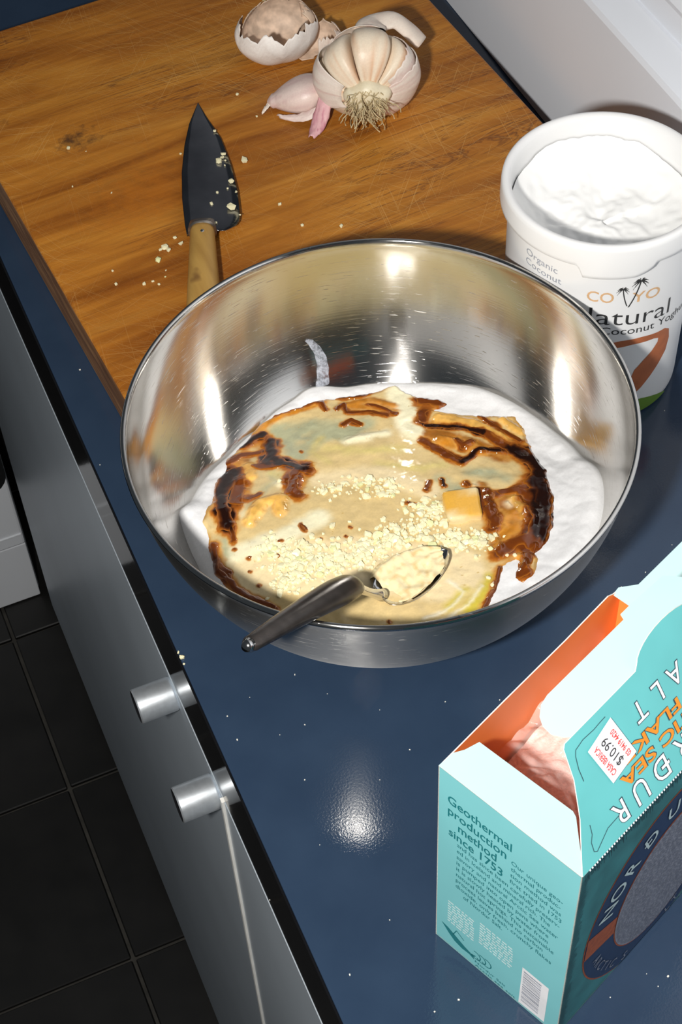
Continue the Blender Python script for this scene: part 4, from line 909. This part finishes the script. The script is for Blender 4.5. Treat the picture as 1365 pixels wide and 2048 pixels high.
# ------------------------------------------------------------------ yoghurt tub
def tub():
    cx, cy = .2986, .0750; root = empty('yoghurt_tub', (cx, cy, .0003)); tag(root, 'white plastic coconut yoghurt tub without lid, behind the bowl', 'tub')
    body = [(.0001, .0), (.0485, .0), (.0505, .0006), (.0517, .0025), (.0519, .006), (.0522, .124), (.0522, .133), (.0509, .133), (.0508, .120), (.0505, .006), (.0490, .002), (.0001, .0018)]
    V, F = lathe(body, 128); mesh_np('body', V, F, M_tub, root)
    # rim with skirt and tear tab
    n = 180; V = []; F = []; rows = 12
    for k in range(n):
        t = 360*k/n-180; low = .1255
        if -133 < t < -90: low -= .0075*min(1, (t+133)/3)*min(1, (-90-t)/12)**.5 if t < -90 else 0
        prof = [(.0524, low+.001), (.0560, low), (.0568, low+.0008), (.0569, low+.0030), (.0566, .1370), (.0562, .1392), (.0552, .1402), (.0535, .1402), (.0520, .1393), (.0511, .1375), (.0507, .1330), (.0507, .1250)]
        for r, z in prof: V.append((r*math.cos(math.radians(t)), r*math.sin(math.radians(t)), z))
    for k in range(n):
        for j in range(rows-1): F.append((k*rows+j, ((k+1) % n)*rows+j, ((k+1) % n)*rows+j+1, k*rows+j+1))
    mesh_np('rim', V, F, M_tub, root)
    rr = lambda z: .0519+.0003*z/.124+.00012
    def fn(V):   # x = angle in degrees, y = height
        a = np.radians(V[:, 0]); r = rr(V[:, 1]); return np.stack([r*np.cos(a), r*np.sin(a), V[:, 1]], 1)
    K = math.degrees(1/.0522)
    def T(p, text, a0, a1, z0, z1, size, bold=0, shear=0):
        V, F = glyphs(text, size, bold, None, 'LEFT', shear)
        x0, x1 = V[:, 0].min(), V[:, 0].max(); u = (V[:, 0]-x0)/(x1-x0); p.add(np.stack([a0+(a1-a0)*u, V[:, 1]+z0+(z1-z0)*u], 1), F)
    p = Print(); T(p, 'CO', -127, -111, .0985, .0970, .0105, .0001); T(p, 'YO', -100, -81, .0955, .0945, .0105, .0001); p.done('brand_lettering', fn, M_inktan, root, 2, 'tan capital lettering')
    p = Print(); T(p, 'Natural', -137, -70, .0835, .0750, .0170, -.0001); T(p, 'Coconut Yoghurt', -117, -45, .0735, .0650, .0078)
    p.done('product_lettering', fn, M_inkblack, root, 2)
    p = Print(); T(p, 'Organic', -170, -146, .1135, .1115, .0062); T(p, 'Coconut', -170, -143, .1070, .1050, .0062)
    p.done('small_lettering', fn, M_inkgrey, root, 2)
    p = Print()
    for x0, z0, x1, z1, s in ((-102.5, .0935, -106, .1065, 1), (-101.5, .0925, -95.5, .1105, 1.35)):
        xm = (x0+x1)/2+(1.6 if x1 > x0 else -1.0); pts = [((1-t)**2*x0+2*t*(1-t)*xm+t*t*x1, (1-t)**2*z0+2*t*(1-t)*(z0+z1)/2+t*t*z1) for t in np.linspace(0, 1, 8)]
        K2 = K
        for a, b in zip(pts[:-1], pts[1:]): p.add([(a[0]-.35*s, a[1]), (b[0]-.35*s, b[1]), (b[0]+.35*s, b[1]), (a[0]+.35*s, a[1])], [(0, 1, 2, 3)])
        for ang in (100, 62, 28, -5, -32, 150, 180, 212, 125):
            L = .0036*s; q0 = np.array([x1, z1]); pr = []
            for t in np.linspace(0, 1, 5):
                dx = L*t*math.cos(math.radians(ang)); dz = L*t*math.sin(math.radians(ang))-.0022*s*t*t; pr.append((q0[0]+dx*K, q0[1]+dz))
            for a, b, w in zip(pr[:-1], pr[1:], (.0004, .0007, .0006, .0003)): p.add([(a[0], a[1]-w*s/1.6), (b[0], b[1]-w*s/1.6), (b[0], b[1]+w*s/1.6), (a[0], a[1]+w*s/1.6)], [(0, 1, 2, 3)])
    p.done('palm_tree_print', fn, M_inkblack, root, 2, 'two small dark palm trees')
    p = Print()
    out = [(-135, .0600), (-118, .0650), (-103.3, .0668), (-89.4, .0660), (-78, .0640), (-71, .0632), (-66.5, .0600), (-64.8, .052), (-66.5, .0428), (-72, .0355), (-78, .0290), (-84.6, .0225), (-92, .017), (-104, .0150), (-104, .022), (-95, .0290), (-91.5, .0400), (-86, .0455), (-80, .0505), (-76, .0555), (-76, .0585), (-80, .0602), (-95.6, .0620), (-118, .0610), (-135, .0565)]
    p.poly(out); p.done('swoosh_print', fn, M_inkbrown, root, 1.5, 'copper brown curved swoosh')
    p = Print(); top = [(-150, .020), (-130, .0185), (-110, .0165), (-95, .0145), (-82.7, .0125), (-72, .0085), (-64, .0050), (-58, .0018)]
    p.poly(top+[(-58, .0012), (-150, .0012)]); p.done('green_base_print', fn, M_inkgreen, root, 1.5)
    # what is left in the tub
    NA, NR = 120, 46; V = []; F = []
    for i in range(NA):
        a = 2*math.pi*i/NA
        for j in range(NR):
            f = (j+.02)/(NR-1); x, y = f*.0500*math.cos(a), f*.0500*math.sin(a)
            z = .108+.008*f**3+.012*max(0, math.cos(a-math.radians(75)))*f**4
            s = math.hypot(x-.012, y+.006); z += .0035*math.sin(s*170+a*1.5)*.45*(1-f**4)+.0022*mnoise.noise(Vector((x*70, y*70, 2)))+.0012*mnoise.noise(Vector((x*220, y*220, 7)))
            z += .010*math.exp(-((math.degrees(a) % 360-165)/22)**2)*f**6
            V.append((x, y, z))
    for i in range(NA):
        for j in range(NR-1): F.append((i*NR+j, ((i+1) % NA)*NR+j, ((i+1) % NA)*NR+j+1, i*NR+j+1))
    F.append(tuple(i*NR for i in range(NA))[::-1])
    o = mesh_np('coconut_yoghurt', V, F, M_yog); o.location = (cx, cy, .0003); tag(o, 'smooth white coconut yoghurt left inside the open tub', 'yoghurt')
tub()

# ------------------------------------------------------------------ salt box
def salt_box():
    A = np.array([.058, -.222, 0.]); u = np.array([.3964, -.9181, 0.]); e1 = np.array([.9181, .3964, 0.]); Z = np.array([0, 0, 1.]); W = .0722; L = .118; Hh = .1552; O = np.array([.105, -.225, .0004])
    B = A+u*W; root = empty('salt_box', O); tag(root, 'opened aqua cardboard sea salt box with orange lining, near the right corner', 'box')
    O = np.array([.105, -.225, 0.])
    def panel(name, org, ex, ey, outline, mats, t=.0005, label=None, nrm=None):
        """flat card: outline in (ex, ey); outside on the side of nrm"""
        nz = np.cross(ex, ey)
        if nrm is not None and nz@nrm < 0: nz = -nz
        bm = bmesh.new(); a = [bm.verts.new(Vector(org+ex*p[0]+ey*p[1]-O)) for p in outline]; b = [bm.verts.new(Vector(org+ex*p[0]+ey*p[1]-nz*t-O)) for p in outline]
        f = bm.faces.new(a); g = bm.faces.new(b[::-1]); f.material_index = 0; g.material_index = 1
        for i in range(len(a)): h = bm.faces.new((a[i], a[(i+1) % len(a)], b[(i+1) % len(a)], b[i])); h.material_index = 2
        o = bm_obj(name, bm, mats, root)
        if label: o['label'] = label
        return o
    AQ = [M_aqua, M_orange, M_cardedge]; PA = [M_aqualit, M_orange, M_cardedge]; TE = [M_teal, M_orange, M_cardedge]; FR = [M_front, M_orange, M_cardedge]
    rect = lambda w, h: [(0, 0), (w, 0), (w, h), (0, h)]
    panel('side_panel', A, u, Z, rect(W, Hh), AQ, nrm=-e1)
    fr = panel('front_panel', B, e1, Z, rect(L, Hh), FR, nrm=u, label='dark teal front panel with round emblem')
    panel('back_panel', A, e1, Z, [(0, 0), (L, 0), (L, Hh), (.112, Hh+.001), (.108, Hh+.0035), (.08, Hh+.0015), (.04, Hh+.0012), (0, Hh)], AQ, nrm=-u)
    panel('side_panel', A+e1*L, u, Z, rect(W, Hh), AQ, nrm=e1)
    panel('base_panel', A+Z*.0006, u, e1, rect(W, L), AQ, nrm=-Z)
    # left dust flap folded inward
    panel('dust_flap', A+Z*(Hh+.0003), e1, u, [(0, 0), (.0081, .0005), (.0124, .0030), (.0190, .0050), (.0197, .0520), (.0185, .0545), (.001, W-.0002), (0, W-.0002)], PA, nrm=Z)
    # right dust flap opened outward
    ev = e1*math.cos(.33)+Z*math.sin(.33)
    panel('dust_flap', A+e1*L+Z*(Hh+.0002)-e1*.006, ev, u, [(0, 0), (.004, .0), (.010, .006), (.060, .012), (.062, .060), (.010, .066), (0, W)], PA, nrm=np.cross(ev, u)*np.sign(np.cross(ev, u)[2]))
    # lid leaning back over the opening
    th = math.radians(56); v = -u*math.cos(th)+Z*math.sin(th); Bt = B+Z*(Hh+.0002)
    ol = [(.0003, 0), (.0045, .008), (.0110, .020), (.0165, .035), (.0186, .0485), (.0200, .0500), (.063, .0500)]
    ol += [(.0645+.0395*(1-math.cos(math.pi*k/14))/2, .0500+.0085*math.sin(math.pi*k/14)) for k in range(1, 15)]
    ol += [(.112, .050), (.1165, .030), (L-.0003, 0)]
    nl = np.cross(e1, v); nl = nl if nl@u > 0 else -nl
    panel('lid', Bt, e1, v, ol, TE, nrm=nl, label='teal lid printed upside down')
    ph = math.radians(4); w = -u*math.cos(ph)+Z*math.sin(ph)
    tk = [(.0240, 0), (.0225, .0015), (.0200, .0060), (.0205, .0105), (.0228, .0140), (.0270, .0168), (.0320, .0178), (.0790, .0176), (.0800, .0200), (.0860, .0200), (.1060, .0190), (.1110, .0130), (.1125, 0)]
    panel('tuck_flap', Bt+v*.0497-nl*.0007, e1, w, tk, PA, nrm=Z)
    # ---- print
    off = .00013
    def face(org, ex, ey, nrm, k=1): return lambda V: org+V[:, :1]*ex+V[:, 1:2]*ey+nrm*off*k-O
    SF = face(A, u, Z, -e1)
    p = Print()
    for t, x, y, w_ in (('Geothermal', .0053, .1325, .0335), ('production', .0055, .1235, .0310), ('method', .0112, .1148, .0205), ('since 1753', .0063, .1062, .0290)): p.text(t, x, y, .0092, 0, w_, .00010)
    p.done('heading_lettering', SF, M_inkteal, root)
    p = Print()
    rows = [('Our unique geo-', .0392, .0262), ('thermal produc-', .0392, .0255), ('tion method was', .0392, .0262), ('first tried in 1753', .0392, .0268), ('and has since been carefully preserv-', .0110, .0545), ('ed in Iceland and mineral rich. The', .0110, .0500), ('savory and natural Arctic Sea water', .0110, .0545), ('is pumped into open pans where', .0110, .0500), ('it is slowly heated by water from', .0110, .0500), ('natural hot springs. This sustainable', .0110, .0535), ('process leaves behind no carbon', .0110, .0480), ('dioxide, only fresh, crunchy flakes', .0110, .0530), ('of Nordur Salt.', .0155, .0220)]
    for i, (t, x, w_) in enumerate(rows): p.text(t, x, .1228-i*.00535, .0047, 0, w_)
    p.done('story_lettering', SF, M_inkteal, root)
    p = Print(); rr = random.Random(2)
    for i in range(9):
        for x0, x1, y0 in ((.007, .0225, .0445), (.0255, .0445, .0480)):
            x = x0
            while x < x1-.001: L_ = rr.uniform(.0012, .0034); p.add([(x, y0-i*.0024), (min(x1, x+L_), y0-i*.0024), (min(x1, x+L_), y0-i*.0024+.0011), (x, y0-i*.0024+.0011)], [(0, 1, 2, 3)]); x += L_+.0007
    p.done('small_print', SF, M_inkpale, root)
    p = Print(); p.poly([(.0035, .0190), (.0075, .0180), (.0125, .0150), (.0175, .0120), (.0215, .0105), (.0245, .0120), (.0228, .0090), (.0235, .0070), (.0205, .0085), (.0160, .0080), (.0115, .0095), (.0080, .0130)]); p.line([(.0105, .0150), (.0125, .0215), (.0170, .0175)], .0005)
    for k in range(3): q = [(.0262+.0035*k*.9+.0028*math.cos(t)-.002, .0125+.0035*math.sin(t)+.0005*k) for t in np.linspace(-2.6, 2.0, 12)]; p.line(q, .0006)
    p.text('Nordur Salt', .0240, .0052, .0030, 0, .018); p.text('Arctic sea salt', .0240, .0018, .0028, 0, .024)
    p.done('emblem_print', SF, M_inkteal, root)
    p = Print(); p.add([(.0500, .0020), (.0648, .0030), (.0649, .0400), (.0502, .0400)], [(0, 1, 2, 3)]); p.done('barcode_panel', SF, M_inkwhite, root)
    p = Print(); y = .0060
    while y < .037: h_ = rr.choice((.0004, .0007, .0011)); p.add([(.0512, y), (.0610, y), (.0610, y+h_), (.0512, y+h_)], [(0, 1, 2, 3)]); y += h_+rr.choice((.0005, .0008, .0012))
    p.done('barcode_bars', face(A, u, Z, -e1, 2), M_inkgrey, root)
    FF_ = face(B, e1, Z, u); F2 = face(B, e1, Z, u, 2); F3 = face(B, e1, Z, u, 3)
    def ell(cx, cz, rx, rz, n=64): return [(cx+rx*math.cos(2*math.pi*k/n), max(.0012, cz+rz*math.sin(2*math.pi*k/n))) for k in range(n)]
    co, ro = (.0650, .0655), (.0530, .0690); ci, ri = (.0700, .0590), (.0360, .0500)
    p = Print(); p.poly(ell(*co, ro[0]+.0008, ro[1]+.0012)); p.done('roundel_outline', FF_, M_inkrust, root)
    p = Print(); p.poly(ell(*co, *ro)); p.done('roundel_ring', F2, M_inkblue, root, None, 'navy ring of the emblem')
    p = Print(); p.poly([(.0128, .0784), (.036, .068), (.036, .0528), (.0123, .0585)]); p.poly(ell(*ci, ri[0]+.0007, ri[1]+.001)); p.done('roundel_bar', F3, M_inkrust, root)
    F4 = face(B, e1, Z, u, 4); F5 = face(B, e1, Z, u, 5)
    p = Print(); p.poly(ell(*ci, *ri)); p.done('roundel_centre', F4, M_inkgrey, root, None, 'grey hatched oval')
    p = Print()
    for k in range(46):
        z = ci[1]-ri[1]+2*ri[1]*(k+.5)/46; hw = ri[0]*math.sqrt(max(0, 1-((z-ci[1])/ri[1])**2)); x = ci[0]-hw+.001
        while x < ci[0]+hw-.002 and z > .002: L_ = rr.uniform(.001, .003); p.add([(x, z), (x+L_, z+.0003), (x+L_, z+.0007), (x, z+.0004)], [(0, 1, 2, 3)]); x += L_+rr.uniform(.0006, .0014)
    p.done('roundel_hatching', F5, M_inkblue, root)
    p = Print()
    for ch, x, z in zip('NORÐUR', (.0250, .0300, .0380, .0490, .0635, .078), (.0870, .0985, .1085, .1175, .1225, .1215)):
        an = math.atan2((z-.062)/.060, (x-.066)/.046)-math.pi/2; V, F = glyphs(ch, .0155, .0001); V = V-(V.max(0)+V.min(0))/2; c, s = math.cos(an), math.sin(an)
        p.add(np.stack([x+V[:, 0]*c*.8-V[:, 1]*s, z+V[:, 0]*s+V[:, 1]*c], 1), F)
    p.done('roundel_lettering', F5, M_inkpale, root)
    p = Print()
    for k, ch in enumerate('ARCTIC SEA SALT'):
        an = math.radians(196+k*7.2); x = .0655+.0445*math.cos(an); z = .0610+.0585*math.sin(an)
        if ch == ' ' or z < .005: continue
        V, F = glyphs(ch, .0080); V = V-(V.max(0)+V.min(0))/2; t_ = an+math.pi/2; c, s = math.cos(t_), math.sin(t_); p.add(np.stack([x+V[:, 0]*c-V[:, 1]*s, z+V[:, 0]*s+V[:, 1]*c], 1), F)
    p.done('lower_lettering', F5, M_inkgrey, root)
    p = Print()
    for k in range(150): x = .002+k*.00077; h_ = rr.uniform(.006, .015); p.line([(x, Hh-.001), (x+.001, Hh-.001-h_*.6)], .00022)
    for k in range(150): z = .004+k*.00098; p.line([(.0005, z), (rr.uniform(.003, .006), z+.0008)], .00025)
    p.done('engraved_hatching', face(B, e1, Z, u, .6), M_inkdark, root)
    LD = lambda k: face(Bt, e1, v, nl, k)
    def flip(p, t, s_end, vbase, size, width, bold=0):   # lettering turned by 180 degrees, ends at s_end
        V, F = glyphs(t, size, bold); x0, x1 = V[:, 0].min(), V[:, 0].max(); sc = width/(x1-x0); p.add(np.stack([s_end+width-(V[:, 0]-x0)*sc, vbase-V[:, 1]], 1), F)
    def spread(p, t, cs, vbase, size, bold):
        for ch, sc_ in zip(t, cs):
            V, F = glyphs(ch, size, bold); V[:, 0] -= (V[:, 0].max()+V[:, 0].min())/2; p.add(np.stack([sc_-V[:, 0]*.92, vbase-V[:, 1]], 1), F)
    for bold, mat_, nm, k in ((.00040, M_inkdark, 'lid_lettering_outline', 1), (.00002, M_inkwhite, 'lid_lettering', 2)):
        p = Print(); spread(p, 'NORÐUR', (.0940, .0800, .0672, .0545, .0410, .0282), .0128, .0140, bold); spread(p, 'SALT', (.0905, .0790, .0680, .0568), .0398, .0125, bold); p.done(nm, LD(k), mat_, root)
    for bold, mat_, nm, k in ((.00034, M_inkdark, 'lid_small_outline', 1), (.00014, M_inkorange, 'lid_small_lettering', 2)):
        p = Print(); flip(p, 'ARCTIC SEA', .0345, .0195, .0076, .0690, bold); flip(p, 'FLAKES', .0345, .0272, .0076, .0410, bold); p.done(nm, LD(k), mat_, root)
    p = Print(); p.line([(.0199, .0315), (.0203, .0372), (.0216, .0424), (.0229, .0445), (.0279, .0455), (.0342, .0451), (.0378, .0454), (.0413, .0455)], .0003)
    p.line([(.0135, .0150), (.0125, .0110), (.0105, .0085), (.0098, .0045), (.0112, .0035), (.020, .0075), (.030, .0078)], .0003); p.done('crack_line_print', LD(1), M_inkdark, root)
    p = Print(); 
    for k in range(76): x = .004+k*.0015; p.add([(x, -.0004), (x+.0007, -.0004), (x+.0007, .0004), (x, .0004)], [(0, 1, 2, 3)])
    p.done('perforation', LD(3), M_inkwhite, root)
    # price sticker: a thing stuck on, part of the box
    c1, c2, c3, c4 = map(np.array, ((.0431, .0438), (.0470, .0234), (.0310, .0208), (.0271, .0401)))
    p = Print(); p.add([c1, c2, c3, c4], [(0, 1, 2, 3)]); st_ = p.done('price_sticker', LD(4), M_sticker, root)
    xd = (c4-c3)/np.linalg.norm(c4-c3); yd = np.array([-xd[1], xd[0]]); org = c2
    SL = lambda V: LD(5)(org+V[:, :1]*xd+V[:, 1:2]*yd)
    p = Print(); p.text('03 9419 4420', .0022, .0018, .0036, 0, .0145, .00005); p.text('CASA IBERICA', .0028, .0118, .0038, 0, .0155, .00005); p.done('sticker_lettering', SL, M_inkred, st_)
    p = Print(); p.text('$10.99', .0034, .0062, .0058, 0, .0140); p.done('price_lettering', SL, M_inkblack, st_)
    # inner bag with what is left of the salt
    def sheet(name, zf, mat, par=None, n=48):
        V = []; F = []
        for i in range(n+1):
            for j in range(n+1):
                s, q = .0022+(L-.0044)*i/n, .0022+(W-.0044)*j/n; V.append(A+e1*s+u*q+Z*zf(s, q)-O)
        for i in range(n):
            for j in range(n): k = i*(n+1)+j; F.append((k, k+1, k+n+2, k+n+1))
        return mesh_np(name, V, F, mat, par)
    def salt_z(s, q): return .098+.018*s/L+.010*q/W+.003*mnoise.noise(Vector((s*90, q*90, 1)))
    o = sheet('sea_salt', salt_z, M_salt); o.location = root.location; tag(o, 'pink tinted sea salt flakes inside the opened aqua box', 'salt', None, 'stuff')
    def bag_z(s, q):
        r = math.hypot(s-.030, q-.030); ridge = .016*math.exp(-(r/.013)**2)
        f = abs(mnoise.noise(Vector((s*55, q*38, 3))))+.6*abs(mnoise.noise(Vector((s*120, q*110, 8))))
        return max(salt_z(s, q)+.0015, .128+ridge+.013*f-.006)
    o = sheet('plastic_bag', bag_z, M_bag, None, 70); o.location = root.location; tag(o, 'crumpled clear plastic inner bag inside the opened salt box', 'bag')
salt_box()
bpy.context.view_layer.update()
